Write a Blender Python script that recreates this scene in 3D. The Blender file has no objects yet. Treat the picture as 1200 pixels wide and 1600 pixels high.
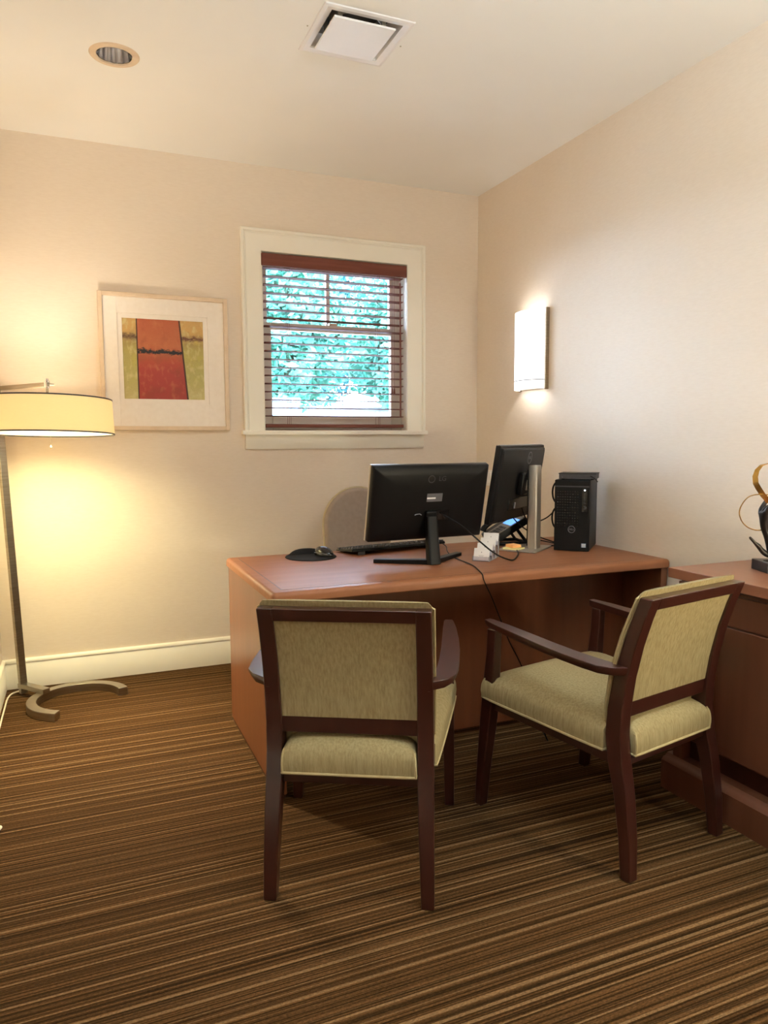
import bpy, bmesh, math, random
from mathutils import Vector, Matrix, noise
PI = math.pi
random.seed(7)
SC = bpy.context.scene
COL = SC.collection

# ---------------------------------------------------------------- camera
HC = 1.288
D, W, H, L = 4.19, 2.407, 2.814, -0.402        # back wall y, right wall x, ceiling z, left wall x
YF = -1.75                                     # wall behind the camera
cam_d = bpy.data.cameras.new('camera')
cam = bpy.data.objects.new('camera', cam_d); COL.objects.link(cam)
yaw, pitch, roll = 0.3960, 0.0983, -0.0045
cy, sy, cp, sp = math.cos(yaw), math.sin(yaw), math.cos(pitch), math.sin(pitch)
fw = Vector((sy*cp, cy*cp, -sp)); r0 = Vector((cy, -sy, 0)); u0 = r0.cross(fw)
rt = math.cos(roll)*r0 + math.sin(roll)*u0; up = -math.sin(roll)*r0 + math.cos(roll)*u0
cam.matrix_world = Matrix(((rt.x, up.x, -fw.x, 0), (rt.y, up.y, -fw.y, 0), (rt.z, up.z, -fw.z, HC), (0, 0, 0, 1)))
cam_d.sensor_fit = 'VERTICAL'; cam_d.sensor_height = 24.0; cam_d.lens = 24.0*1144.04/1600.0
cam_d.clip_start = 0.05; cam_d.clip_end = 300
SC.camera = cam

# ---------------------------------------------------------------- light and exposure
SC.view_settings.view_transform = 'Standard'
SC.view_settings.look = 'None'
SC.view_settings.gamma = 1.0
SC.view_settings.use_curve_mapping = False
SC.view_settings.exposure = 0.95
SC.cycles.max_bounces = 10
SC.cycles.diffuse_bounces = 6
SC.cycles.transparent_max_bounces = 16
SC.cycles.sample_clamp_indirect = 6.0
SC.cycles.use_denoising = True
world = bpy.data.worlds.new('daylight_sky'); SC.world = world
world.use_nodes = True
wn = world.node_tree.nodes; wl = world.node_tree.links
wn['Background'].inputs['Color'].default_value = (0.62, 0.76, 1.0, 1)
wn['Background'].inputs['Strength'].default_value = 31.0

def area(name, loc, rot, sx, sy_, power, color, spread=PI):
    d = bpy.data.lights.new(name, 'AREA'); d.shape = 'RECTANGLE'; d.size = sx; d.size_y = sy_
    d.energy = power; d.color = color; d.spread = spread
    o = bpy.data.objects.new(name, d); COL.objects.link(o); o.location = loc; o.rotation_euler = rot
    return o
def point(name, loc, power, color, radius=0.04):
    d = bpy.data.lights.new(name, 'POINT'); d.energy = power; d.color = color; d.shadow_soft_size = radius
    o = bpy.data.objects.new(name, d); COL.objects.link(o); o.location = loc
    return o
portal = area('window_portal', (1.457, D+0.20, 1.85), (PI/2, 0, 0), 0.95, 1.05, 1.0, (1, 1, 1))
portal.data.cycles.is_portal = True
# the room goes on behind the camera; the two lights below are added, unseen
# unseen light added above the cabinet's near end, brightens the right armchair's back
point('chair_back_fill', (2.02, 0.62, 1.06), 25.0, (1.0, 0.92, 0.64), 0.09)
# unseen fill panel added above the view, aimed up to brighten the ceiling
area('ceiling_fill', (1.0, 0.6, 2.30), (PI, 0, 0), 0.40, 0.40, 38.0, (0.77, 0.93, 1.0))

# ---------------------------------------------------------------- materials
def lin(c):
    return tuple(((v/255.0)/12.92 if v/255.0 <= 0.04045 else ((v/255.0+0.055)/1.055)**2.4) for v in c) + (1.0,)
def mat(name, rgb, rough=0.5, metal=0.0, spec=0.5, var=0.0, scale=(6, 6, 6), rgb2=None, bump=0.0, bscale=None, coat=0.0, emit=None, estr=0.0, coord='Object', contrast=(0.3, 0.7), detail=4):
    m = bpy.data.materials.new(name); m.use_nodes = True
    nt = m.node_tree; N = nt.nodes; K = nt.links; b = N['Principled BSDF']
    b.inputs['Base Color'].default_value = lin(rgb); b.inputs['Roughness'].default_value = rough
    b.inputs['Metallic'].default_value = metal; b.inputs['Specular IOR Level'].default_value = spec
    b.inputs['Coat Weight'].default_value = coat; b.inputs['Coat Roughness'].default_value = 0.12
    if emit:
        b.inputs['Emission Color'].default_value = emit + (1,) if len(emit) == 3 else emit
        b.inputs['Emission Strength'].default_value = estr
    if rgb2 or bump:
        tc = N.new('ShaderNodeTexCoord'); mp = N.new('ShaderNodeMapping'); mp.inputs['Scale'].default_value = scale
        K.new(tc.outputs[coord], mp.inputs['Vector'])
        nz = N.new('ShaderNodeTexNoise'); nz.inputs['Scale'].default_value = 1.0; nz.inputs['Detail'].default_value = detail
        K.new(mp.outputs['Vector'], nz.inputs['Vector'])
        if rgb2:
            rp = N.new('ShaderNodeValToRGB')
            rp.color_ramp.elements[0].position = contrast[0]; rp.color_ramp.elements[1].position = contrast[1]
            rp.color_ramp.elements[0].color = lin(rgb); rp.color_ramp.elements[1].color = lin(rgb2)
            K.new(nz.outputs['Fac'], rp.inputs['Fac']); K.new(rp.outputs['Color'], b.inputs['Base Color'])
        if bump:
            src = nz
            if bscale:
                mp2 = N.new('ShaderNodeMapping'); mp2.inputs['Scale'].default_value = bscale
                K.new(tc.outputs[coord], mp2.inputs['Vector'])
                src = N.new('ShaderNodeTexNoise'); src.inputs['Scale'].default_value = 1.0; src.inputs['Detail'].default_value = 3
                K.new(mp2.outputs['Vector'], src.inputs['Vector'])
            bp = N.new('ShaderNodeBump'); bp.inputs['Strength'].default_value = bump; bp.inputs['Distance'].default_value = 0.004
            K.new(src.outputs['Fac'], bp.inputs['Height']); K.new(bp.outputs['Normal'], b.inputs['Normal'])
    return m

M = {}
M['wall'] = mat('wall_covering', (229, 215, 199), 0.75, spec=0.25, rgb2=(234, 221, 206), scale=(30, 30, 160), bump=0.10, bscale=(60, 60, 420), contrast=(0.25, 0.75))
M['ceiling'] = mat('ceiling_paint', (238, 236, 233), 0.9, spec=0.2, rgb2=(240, 238, 235), scale=(3, 3, 3))
M['trim'] = mat('trim_paint', (241, 236, 224), 0.4, rgb2=(243, 239, 228), scale=(5, 5, 5))
M['sash'] = mat('sash_paint', (206, 196, 188), 0.45, rgb2=(212, 203, 196), scale=(5, 5, 5))
M['blind'] = mat('blind_wood', (104, 60, 48), 0.65, spec=0.15, rgb2=(122, 74, 62), scale=(3, 60, 60))
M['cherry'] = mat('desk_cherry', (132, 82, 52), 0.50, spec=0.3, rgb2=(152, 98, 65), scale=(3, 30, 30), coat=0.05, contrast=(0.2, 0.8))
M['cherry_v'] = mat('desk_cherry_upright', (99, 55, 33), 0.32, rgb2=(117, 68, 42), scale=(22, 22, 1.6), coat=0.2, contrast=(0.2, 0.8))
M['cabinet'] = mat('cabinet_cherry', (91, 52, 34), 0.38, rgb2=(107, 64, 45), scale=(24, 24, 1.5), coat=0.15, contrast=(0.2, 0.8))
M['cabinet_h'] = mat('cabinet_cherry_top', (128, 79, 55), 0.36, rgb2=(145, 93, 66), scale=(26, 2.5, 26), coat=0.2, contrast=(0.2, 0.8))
M['mahogany'] = mat('chair_mahogany', (48, 20, 15), 0.32, rgb2=(60, 27, 20), scale=(30, 30, 4), coat=0.35, contrast=(0.2, 0.8))
M['fabric'] = mat('chair_fabric', (140, 124, 88), 0.85, spec=0.15, rgb2=(163, 147, 110), scale=(160, 160, 14), bump=0.25, bscale=(500, 500, 60), contrast=(0.3, 0.7))
M['piping'] = mat('piping_fabric', (168, 152, 114), 0.8, spec=0.15, rgb2=(178, 162, 122), scale=(60, 60, 60))
M['taupe'] = mat('taupe_fabric', (150, 132, 118), 0.8, spec=0.2, rgb2=(158, 140, 126), scale=(40, 40, 40), bump=0.1)
M['cream'] = mat('lit_edge_fabric', (178, 160, 126), 0.7, rgb2=(186, 168, 134), scale=(30, 30, 30))  # paler than the taupe: lamplight on the office chair's edge, put into colour
M['steel'] = mat('brushed_steel', (150, 140, 126), 0.32, metal=0.95, rgb2=(172, 162, 148), scale=(8, 8, 160))
M['nickel'] = mat('satin_nickel', (176, 166, 150), 0.30, metal=0.9, rgb2=(196, 186, 170), scale=(20, 20, 20))
M['silver'] = mat('monitor_silver', (168, 160, 150), 0.38, metal=0.7, rgb2=(180, 172, 162), scale=(90, 90, 4))
M['chrome'] = mat('mirror_chrome', (225, 225, 228), 0.08, metal=1.0, rgb2=(235, 235, 238), scale=(4, 4, 4))
M['black'] = mat('black_plastic', (9, 8, 10), 0.42, spec=0.22, rgb2=(12, 11, 13), scale=(60, 60, 60))
M['black_soft'] = mat('black_cloth', (22, 21, 23), 0.85, spec=0.2, rgb2=(30, 29, 31), scale=(200, 200, 200), bump=0.1)
M['black_gloss'] = mat('black_gloss', (16, 15, 17), 0.18, rgb2=(20, 19, 21), scale=(30, 30, 30))
M['dark_grey'] = mat('dark_grey_plastic', (56, 54, 58), 0.45, rgb2=(64, 62, 66), scale=(60, 60, 60))
M['mark_grey'] = mat('emblem_grey', (112, 112, 118), 0.4, rgb2=(120, 120, 126), scale=(20, 20, 20))
M['mark_dim'] = mat('emblem_dim', (58, 56, 60), 0.35, rgb2=(56, 54, 58), scale=(20, 20, 20))
M['white'] = mat('white_card', (240, 238, 240), 0.55, rgb2=(246, 244, 246), scale=(30, 30, 30))
M['white_paint'] = mat('white_enamel', (232, 228, 228), 0.4, rgb2=(238, 234, 234), scale=(6, 6, 6))
M['print_grey'] = mat('print_grey', (120, 118, 130), 0.6, rgb2=(134, 132, 142), scale=(60, 60, 60))
M['cord_white'] = mat('white_cord', (226, 216, 196), 0.5, rgb2=(232, 222, 204), scale=(30, 30, 30))
M['orange_note'] = mat('orange_paper', (246, 178, 112), 0.7, rgb2=(250, 186, 122), scale=(30, 30, 30))
M['yellow_note'] = mat('yellow_paper', (242, 232, 160), 0.7, rgb2=(246, 236, 170), scale=(30, 30, 30))
M['frame_wood'] = mat('picture_frame_wood', (214, 190, 162), 0.45, rgb2=(224, 202, 176), scale=(20, 20, 20))
M['mat_board'] = mat('mat_board', (240, 232, 224), 0.8, spec=0.1, rgb2=(244, 237, 230), scale=(40, 40, 40))
M['bronze'] = mat('statue_bronze', (30, 27, 27), 0.30, metal=0.6, rgb2=(52, 46, 44), scale=(22, 22, 22), bump=0.2)
M['gold'] = mat('gold_ribbon', (190, 150, 78), 0.22, metal=1.0, rgb2=(206, 168, 96), scale=(20, 20, 20))
M['stone'] = mat('black_stone', (34, 32, 32), 0.35, rgb2=(44, 42, 41), scale=(30, 30, 30))
M['duct'] = mat('duct_dark', (30, 28, 27), 0.7, rgb2=(40, 38, 36), scale=(10, 10, 10))
M['screen_blue'] = mat('phone_screen', (70, 130, 230), 0.3, rgb2=(120, 170, 245), scale=(120, 120, 120), emit=(0.10, 0.30, 0.9), estr=0.9)
M['reflector_fill'] = mat('reflector_fill', (240, 240, 245), 0.3, rgb2=(245, 245, 250), scale=(9, 9, 9), emit=(0.85, 0.92, 1.0), estr=4.0)  # added glow for the unlit downlight's mirror reflector
M['led'] = mat('power_light', (240, 245, 255), 0.3, rgb2=(245, 248, 255), scale=(9, 9, 9), emit=(0.8, 0.9, 1.0), estr=2.0)
M['label_grey'] = mat('label_grey', (92, 90, 94), 0.5, rgb2=(100, 98, 102), scale=(30, 30, 30))
M['phone_grey'] = mat('phone_face', (120, 116, 110), 0.4, rgb2=(136, 132, 126), scale=(60, 60, 60))
M['leaf'] = mat('leaf_green', (24, 88, 76), 0.6, rgb2=(74, 142, 118), scale=(3.1, 3.1, 3.1), contrast=(0.35, 0.65))
M['leaf2'] = mat('leaf_blue_green', (30, 88, 94), 0.6, rgb2=(70, 130, 134), scale=(3.1, 3.1, 3.1), contrast=(0.35, 0.65))
M['bark'] = mat('bark', (84, 76, 70), 0.85, rgb2=(110, 100, 92), scale=(20, 20, 4), bump=0.4)
M['paving'] = mat('pale_paving', (126, 130, 128), 0.9, rgb2=(140, 143, 140), scale=(2, 2, 2))
M['render_white'] = mat('white_render', (226, 228, 232), 0.85, rgb2=(234, 236, 240), scale=(2, 2, 2))
M['blue_grey'] = mat('blue_grey_paint', (92, 108, 136), 0.6, rgb2=(104, 120, 148), scale=(2, 2, 2))
M['roof'] = mat('roof_grey', (96, 100, 108), 0.8, rgb2=(110, 114, 122), scale=(4, 4, 4))

def carpet_mat():
    m = bpy.data.materials.new('striped_carpet'); m.use_nodes = True
    N = m.node_tree.nodes; K = m.node_tree.links; b = N['Principled BSDF']
    b.inputs['Roughness'].default_value = 0.95; b.inputs['Specular IOR Level'].default_value = 0.1
    tc = N.new('ShaderNodeTexCoord')
    def nz(scale, detail=2.0, rough=0.5):
        mp = N.new('ShaderNodeMapping'); mp.inputs['Scale'].default_value = scale
        K.new(tc.outputs['Object'], mp.inputs['Vector'])
        n = N.new('ShaderNodeTexNoise'); n.inputs['Scale'].default_value = 1.0; n.inputs['Detail'].default_value = detail; n.inputs['Roughness'].default_value = rough
        K.new(mp.outputs['Vector'], n.inputs['Vector']); return n
    def ramp(src, els):
        r = N.new('ShaderNodeValToRGB')
        while len(r.color_ramp.elements) < len(els): r.color_ramp.elements.new(0.5)
        for e, (p, c) in zip(r.color_ramp.elements, els): e.position = p; e.color = c
        K.new(src.outputs['Fac'], r.inputs['Fac']); return r
    def mix(a, c, fac, mode='MIX'):
        x = N.new('ShaderNodeMix'); x.data_type = 'RGBA'; x.blend_type = mode
        if isinstance(fac, float): x.inputs[0].default_value = fac
        else: K.new(fac, x.inputs[0])
        K.new(a, x.inputs[6]); K.new(c, x.inputs[7]); return x.outputs[2]
    band = ramp(nz((0.12, 15, 1), 2), [(0.34, lin((57, 35, 15))), (0.50, lin((82, 55, 28))), (0.66, lin((65, 44, 23)))])
    fine = ramp(nz((0.20, 122, 1), 2, 0.65), [(0.42, lin((28, 15, -2))), (0.50, lin((75, 50, 26))), (0.58, lin((113, 80, 46)))])
    c1 = mix(band.outputs['Color'], fine.outputs['Color'], 0.62)
    line = ramp(nz((0.08, 74, 1), 1.0), [(0.575, (0, 0, 0, 1)), (0.62, (1, 1, 1, 1))])
    lc = N.new('ShaderNodeRGB'); lc.outputs[0].default_value = lin((158, 124, 85))
    lm_ = N.new('ShaderNodeMath'); lm_.operation = 'MULTIPLY'; lm_.inputs[1].default_value = 0.55
    K.new(line.outputs['Color'], lm_.inputs[0])
    c2 = mix(c1, lc.outputs[0], lm_.outputs[0])
    pile = ramp(nz((110, 260, 1), 3, 0.7), [(0.34, (0.42, 0.42, 0.42, 1)), (0.66, (1.12, 1.12, 1.12, 1))])
    c3 = mix(c2, pile.outputs['Color'], 0.8, 'MULTIPLY')
    K.new(c3, b.inputs['Base Color'])
    hn = nz((0.25, 120, 1), 2, 0.6); hp = nz((260, 420, 1), 2)
    ad = N.new('ShaderNodeMath'); ad.operation = 'ADD'; K.new(hn.outputs['Fac'], ad.inputs[0]); K.new(hp.outputs['Fac'], ad.inputs[1])
    bp = N.new('ShaderNodeBump'); bp.inputs['Strength'].default_value = 0.6; bp.inputs['Distance'].default_value = 0.004
    K.new(ad.outputs[0], bp.inputs['Height']); K.new(bp.outputs['Normal'], b.inputs['Normal'])
    return m
M['carpet'] = carpet_mat()

def translucent_mat(name, rgb, emit, estr, trans=0.5):
    m = bpy.data.materials.new(name); m.use_nodes = True
    N = m.node_tree.nodes; K = m.node_tree.links; out = N['Material Output']; b = N['Principled BSDF']
    tc = N.new('ShaderNodeTexCoord'); mp = N.new('ShaderNodeMapping'); mp.inputs['Scale'].default_value = (60, 60, 220)
    n = N.new('ShaderNodeTexNoise'); n.inputs['Scale'].default_value = 1.0
    K.new(tc.outputs['Object'], mp.inputs['Vector']); K.new(mp.outputs['Vector'], n.inputs['Vector'])
    r = N.new('ShaderNodeValToRGB'); c = lin(rgb); r.color_ramp.elements[0].color = tuple(v*0.94 for v in c[:3])+(1,); r.color_ramp.elements[1].color = c
    K.new(n.outputs['Fac'], r.inputs['Fac']); K.new(r.outputs['Color'], b.inputs['Base Color'])
    b.inputs['Roughness'].default_value = 0.8; b.inputs['Specular IOR Level'].default_value = 0.1
    b.inputs['Emission Color'].default_value = emit + (1,); b.inputs['Emission Strength'].default_value = estr
    t = N.new('ShaderNodeBsdfTranslucent'); K.new(r.outputs['Color'], t.inputs['Color'])
    mx = N.new('ShaderNodeMixShader'); mx.inputs[0].default_value = trans
    K.new(b.outputs[0], mx.inputs[1]); K.new(t.outputs[0], mx.inputs[2]); K.new(mx.outputs[0], out.inputs['Surface'])
    return m
M['shade'] = translucent_mat('lamp_shade_linen', (238, 218, 168), (1.0, 0.76, 0.40), 0.22, 0.25)
M['diffuser'] = translucent_mat('lamp_diffuser', (255, 246, 220), (1.0, 0.90, 0.62), 1.6, 0.5)
M['sconce_glass'] = translucent_mat('sconce_shade_glass', (250, 250, 250), (0.95, 0.97, 1.0), 0.85, 0.3)

def glass_mat():
    m = bpy.data.materials.new('window_glass'); m.use_nodes = True
    N = m.node_tree.nodes; K = m.node_tree.links; out = N['Material Output']; N.remove(N['Principled BSDF'])
    t = N.new('ShaderNodeBsdfTransparent'); t.inputs['Color'].default_value = (0.93, 0.97, 0.97, 1)
    g = N.new('ShaderNodeBsdfGlossy'); g.inputs['Roughness'].default_value = 0.02
    f = N.new('ShaderNodeFresnel'); f.inputs['IOR'].default_value = 1.45
    mx = N.new('ShaderNodeMixShader'); K.new(f.outputs[0], mx.inputs[0]); K.new(t.outputs[0], mx.inputs[1]); K.new(g.outputs[0], mx.inputs[2])
    K.new(mx.outputs[0], out.inputs['Surface']); return m
M['glass'] = glass_mat()
def acrylic_mat():
    m = bpy.data.materials.new('clear_acrylic'); m.use_nodes = True
    N = m.node_tree.nodes; K = m.node_tree.links; out = N['Material Output']; N.remove(N['Principled BSDF'])
    t = N.new('ShaderNodeBsdfTransparent'); t.inputs['Color'].default_value = (0.92, 0.92, 0.95, 1)
    g = N.new('ShaderNodeBsdfGlossy'); g.inputs['Roughness'].default_value = 0.05
    d = N.new('ShaderNodeBsdfDiffuse'); d.inputs['Color'].default_value = (0.85, 0.85, 0.9, 1)
    lw = N.new('ShaderNodeLayerWeight'); lw.inputs['Blend'].default_value = 0.45
    m1 = N.new('ShaderNodeMixShader'); m1.inputs[0].default_value = 0.45; K.new(g.outputs[0], m1.inputs[1]); K.new(d.outputs[0], m1.inputs[2])
    m2 = N.new('ShaderNodeMixShader'); K.new(lw.outputs['Facing'], m2.inputs[0]); K.new(t.outputs[0], m2.inputs[1]); K.new(m1.outputs[0], m2.inputs[2])
    K.new(m2.outputs[0], out.inputs['Surface']); return m
M['acrylic'] = acrylic_mat()

def art_mat():
    # abstract bands: ochre sides, a rust red tapering column, dark horizontal smears. Object coordinates 0..1 in x and z.
    m = bpy.data.materials.new('abstract_print'); m.use_nodes = True
    N = m.node_tree.nodes; K = m.node_tree.links; b = N['Principled BSDF']; b.inputs['Roughness'].default_value = 0.6
    tc = N.new('ShaderNodeTexCoord'); sx = N.new('ShaderNodeSeparateXYZ'); K.new(tc.outputs['Object'], sx.inputs[0])
    def mth(op, a, c=None, clamp=False):
        x = N.new('ShaderNodeMath'); x.operation = op; x.use_clamp = clamp
        for i, v in enumerate((a, c)):
            if v is None: continue
            if isinstance(v, (int, float)): x.inputs[i].default_value = v
            else: K.new(v, x.inputs[i])
        return x.outputs[0]
    def noise_(sc, det=4):
        mp = N.new('ShaderNodeMapping'); mp.inputs['Scale'].default_value = sc; K.new(tc.outputs['Object'], mp.inputs['Vector'])
        n = N.new('ShaderNodeTexNoise'); n.inputs['Scale'].default_value = 1.0; n.inputs['Detail'].default_value = det
        K.new(mp.outputs['Vector'], n.inputs['Vector']); return n.outputs['Fac']
    def ramp(f, els):
        r = N.new('ShaderNodeValToRGB')
        while len(r.color_ramp.elements) < len(els): r.color_ramp.elements.new(0.5)
        for e, (p, c) in zip(r.color_ramp.elements, els): e.position = p; e.color = c if len(c) == 4 else lin(c)
        K.new(f, r.inputs['Fac']); return r.outputs['Color']
    def mix(f, a, c):
        x = N.new('ShaderNodeMix'); x.data_type = 'RGBA'
        if isinstance(f, float): x.inputs[0].default_value = f
        else: K.new(f, x.inputs[0])
        for i, v in ((6, a), (7, c)):
            if isinstance(v, tuple): x.inputs[i].default_value = lin(v)
            else: K.new(v, x.inputs[i])
        return x.outputs[2]
    X, Z = sx.outputs[0], sx.outputs[2]
    n1 = noise_((5, 1, 5), 6); n2 = noise_((14, 1, 9), 5); n3 = noise_((30, 1, 60), 3)
    zr = mth('ADD', Z, mth('MULTIPLY', mth('SUBTRACT', n1, 0.5), 0.35))
    red = ramp(zr, [(0.0, (160, 58, 50)), (0.35, (164, 60, 52)), (0.52, (170, 78, 52)), (0.66, (182, 104, 66)), (1.0, (176, 90, 58))])
    oc = ramp(zr, [(0.0, (196, 182, 124)), (0.3, (176, 168, 104)), (0.62, (172, 158, 92)), (0.72, (160, 138, 84)), (0.85, (200, 160, 96)), (1.0, (196, 158, 98))])
    oc = mix(mth('MULTIPLY', ramp_f(N, K, n2, 0.50, 0.66), 0.6), oc, (210, 200, 144))
    oc = mix(mth('MULTIPLY', ramp_f(N, K, n1, 0.54, 0.66), 0.4), oc, (190, 184, 84))
    red = mix(mth('MULTIPLY', ramp_f(N, K, n2, 0.52, 0.70), 0.5), red, (192, 118, 76))
    red = mix(mth('MULTIPLY', ramp_f(N, K, n1, 0.52, 0.64), 0.35), red, (128, 62, 44))
    xl = 0.175 ; xr = mth('SUBTRACT', 0.785, mth('MULTIPLY', Z, 0.085))
    inside = mth('MULTIPLY', mth('GREATER_THAN', X, xl), mth('LESS_THAN', X, xr))
    c = mix(inside, oc, red)
    nzs = mth('ADD', mth('MULTIPLY', mth('SUBTRACT', n2, 0.5), 0.08), mth('MULTIPLY', mth('SUBTRACT', n3, 0.5), 0.09))
    def smear(zc, w, k=1.0):
        d = mth('ABSOLUTE', mth('SUBTRACT', mth('ADD', Z, nzs), zc))
        return mth('MULTIPLY', mth('SUBTRACT', 1.0, mth('DIVIDE', d, w), True), k, True)
    c = mix(mth('MULTIPLY', smear(0.600, 0.035, 1.8), inside), c, (34, 34, 38))
    outl = mth('LESS_THAN', X, xl); outr = mth('GREATER_THAN', X, xr)
    c = mix(mth('MULTIPLY', smear(0.775, 0.05, 1.0), outl), c, (92, 66, 50))
    c = mix(mth('MULTIPLY', smear(0.775, 0.045, 1.0), outr), c, (98, 52, 44))
    le = mth('LESS_THAN', mth('ABSOLUTE', mth('SUBTRACT', X, xl)), 0.008)
    re = mth('LESS_THAN', mth('ABSOLUTE', mth('SUBTRACT', X, xr)), 0.011)
    c = mix(mth('MULTIPLY', mth('MAXIMUM', le, re), 0.9), c, (50, 30, 26))
    c = mix(mth('MULTIPLY', ramp_f(N, K, n3, 0.58, 0.75), 0.22), c, (90, 60, 40))
    K.new(c, b.inputs['Base Color'])
    return m
def ramp_f(N, K, f, a, c):
    x = N.new('ShaderNodeMapRange'); x.inputs['From Min'].default_value = a; x.inputs['From Max'].default_value = c
    K.new(f, x.inputs['Value']); return x.outputs['Result']
M['art'] = art_mat()

# ---------------------------------------------------------------- mesh helpers
class MB:
    def __init__(s): s.bm = bmesh.new(); s.T = Matrix.Identity(4)
    def v(s, p): return s.bm.verts.new(s.T @ Vector(p))
    def f(s, vs):
        try: return s.bm.faces.new(vs)
        except ValueError: return None
    def box(s, x0, x1, y0, y1, z0, z1):
        P = [s.v(p) for p in ((x0,y0,z0),(x1,y0,z0),(x1,y1,z0),(x0,y1,z0),(x0,y0,z1),(x1,y0,z1),(x1,y1,z1),(x0,y1,z1))]
        for q in ((3,2,1,0),(4,5,6,7),(0,1,5,4),(1,2,6,5),(2,3,7,6),(3,0,4,7)): s.f([P[i] for i in q])
        return s
    def loft(s, rings, closed=True, cap=True):
        R = [[s.v(p) for p in r] for r in rings]; n = len(R[0])
        for a, b in zip(R, R[1:]):
            for i in range(n if closed else n-1):
                j = (i+1) % n; s.f([a[i], a[j], b[j], b[i]])
        if cap and closed: s.f(list(reversed(R[0]))); s.f(R[-1])
        return s
    def prism(s, poly, z0, z1, axis='z'):
        def q(p, h):
            return {'z': (p[0], p[1], h), 'y': (p[0], h, p[1]), 'x': (h, p[0], p[1])}[axis]
        return s.loft([[q(p, z0) for p in poly], [q(p, z1) for p in poly]])
    def lathe(s, prof, n=32, c=(0, 0, 0), closed_prof=False):
        R = [[s.v((c[0]+r*math.cos(2*PI*k/n), c[1]+r*math.sin(2*PI*k/n), c[2]+z)) for k in range(n)] for r, z in prof]
        pr = list(zip(R, R[1:])) + ([(R[-1], R[0])] if closed_prof else [])
        for a, b in pr:
            for i in range(n): j = (i+1) % n; s.f([a[i], a[j], b[j], b[i]])
        if not closed_prof:
            if prof[0][0] > 1e-6: s.f(list(reversed(R[0])))
            if prof[-1][0] > 1e-6: s.f(R[-1])
        return s
    def tube(s, pts, rad, n=8, closed=False, smooth=0, flat=1.0):
        P = [Vector(p) for p in pts]
        for _ in range(smooth):
            Q = [P[0]] if not closed else []
            m = len(P)
            for i in range(m if closed else m-1):
                a, b = P[i], P[(i+1) % m]; Q += [a*0.75+b*0.25, a*0.25+b*0.75]
            if not closed: Q.append(P[-1])
            P = Q
        m = len(P); up_ = Vector((0, 0, 1)); R = []; prev = None
        for i in range(m):
            a = P[(i-1) % m] if (closed or i > 0) else P[i]; b = P[(i+1) % m] if (closed or i < m-1) else P[i]
            t = (b-a); t = t.normalized() if t.length > 1e-9 else Vector((0, 0, 1))
            if prev is None:
                x = t.cross(up_)
                if x.length < 0.05: x = t.cross(Vector((1, 0, 0)))
            else: x = prev - t*prev.dot(t)
            x.normalize(); y = t.cross(x); prev = x
            r = rad(i/(m-1)) if callable(rad) else rad
            R.append([P[i] + x*r*math.cos(2*PI*k/n) + y*r*flat*math.sin(2*PI*k/n) for k in range(n)])
        if closed: R.append(R[0]); return s.loft(R, True, False)
        return s.loft(R)
    def ball(s, c, rx, ry, rz, n=16, m=10):
        prof = [(math.sin(PI*k/m), -math.cos(PI*k/m)) for k in range(m+1)]
        R = [[s.v((c[0]+rx*max(r, 1e-4)*math.cos(2*PI*k/n), c[1]+ry*max(r, 1e-4)*math.sin(2*PI*k/n), c[2]+rz*z)) for k in range(n)] for r, z in prof]
        for a, b in zip(R, R[1:]):
            for i in range(n): j = (i+1) % n; s.f([a[i], a[j], b[j], b[i]])
        s.f(list(reversed(R[0]))); s.f(R[-1]); return s
    def obj(s, name, m, parent=None, bevel=0.0, seg=2, smooth=True, ang=0.6, sub=0):
        bmesh.ops.recalc_face_normals(s.bm, faces=s.bm.faces)
        me = bpy.data.meshes.new(name); s.bm.to_mesh(me); s.bm.free()
        if smooth:
            for p in me.polygons: p.use_smooth = True
            me.set_sharp_from_angle(angle=ang)
        me.materials.append(M[m] if isinstance(m, str) else m)
        o = bpy.data.objects.new(name, me); COL.objects.link(o)
        if parent: o.parent = parent
        if bevel:
            b = o.modifiers.new('bevel', 'BEVEL'); b.width = bevel; b.segments = seg; b.limit_method = 'ANGLE'; b.angle_limit = 0.6; b.harden_normals = False
        if sub:
            b = o.modifiers.new('sub', 'SUBSURF'); b.levels = sub; b.render_levels = sub
        return o
def box(name, m, x0, x1, y0, y1, z0, z1, parent=None, bevel=0.0, seg=2):
    return MB().box(x0, x1, y0, y1, z0, z1).obj(name, m, parent, bevel, seg)
def tag(o, label=None, cat=None, group=None, kind=None):
    if label: o['label'] = label
    if cat: o['category'] = cat
    if group: o['group'] = group
    if kind: o['kind'] = kind
    return o
def thing(name, label, cat, loc=(0, 0, 0), rz=0.0, group=None):
    o = bpy.data.objects.new(name, None); o.empty_display_size = 0.1; COL.objects.link(o)
    o.location = loc; o.rotation_euler = (0, 0, rz); return tag(o, label, cat, group)
def text_mesh(name, s, size, m, parent, mtx, extrude=0.0004):
    cu = bpy.data.curves.new(name, 'FONT'); cu.body = s; cu.size = size; cu.extrude = extrude; cu.align_x = 'CENTER'; cu.align_y = 'CENTER'
    to = bpy.data.objects.new(name+'_tmp', cu); COL.objects.link(to)
    bpy.context.view_layer.update()
    me = bpy.data.meshes.new_from_object(to.evaluated_get(bpy.context.evaluated_depsgraph_get()))
    bpy.data.objects.remove(to); bpy.data.curves.remove(cu)
    me.name = name; me.materials.clear(); me.materials.append(M[m]); me.transform(mtx)
    o = bpy.data.objects.new(name, me); COL.objects.link(o); o.parent = parent; return o
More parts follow.
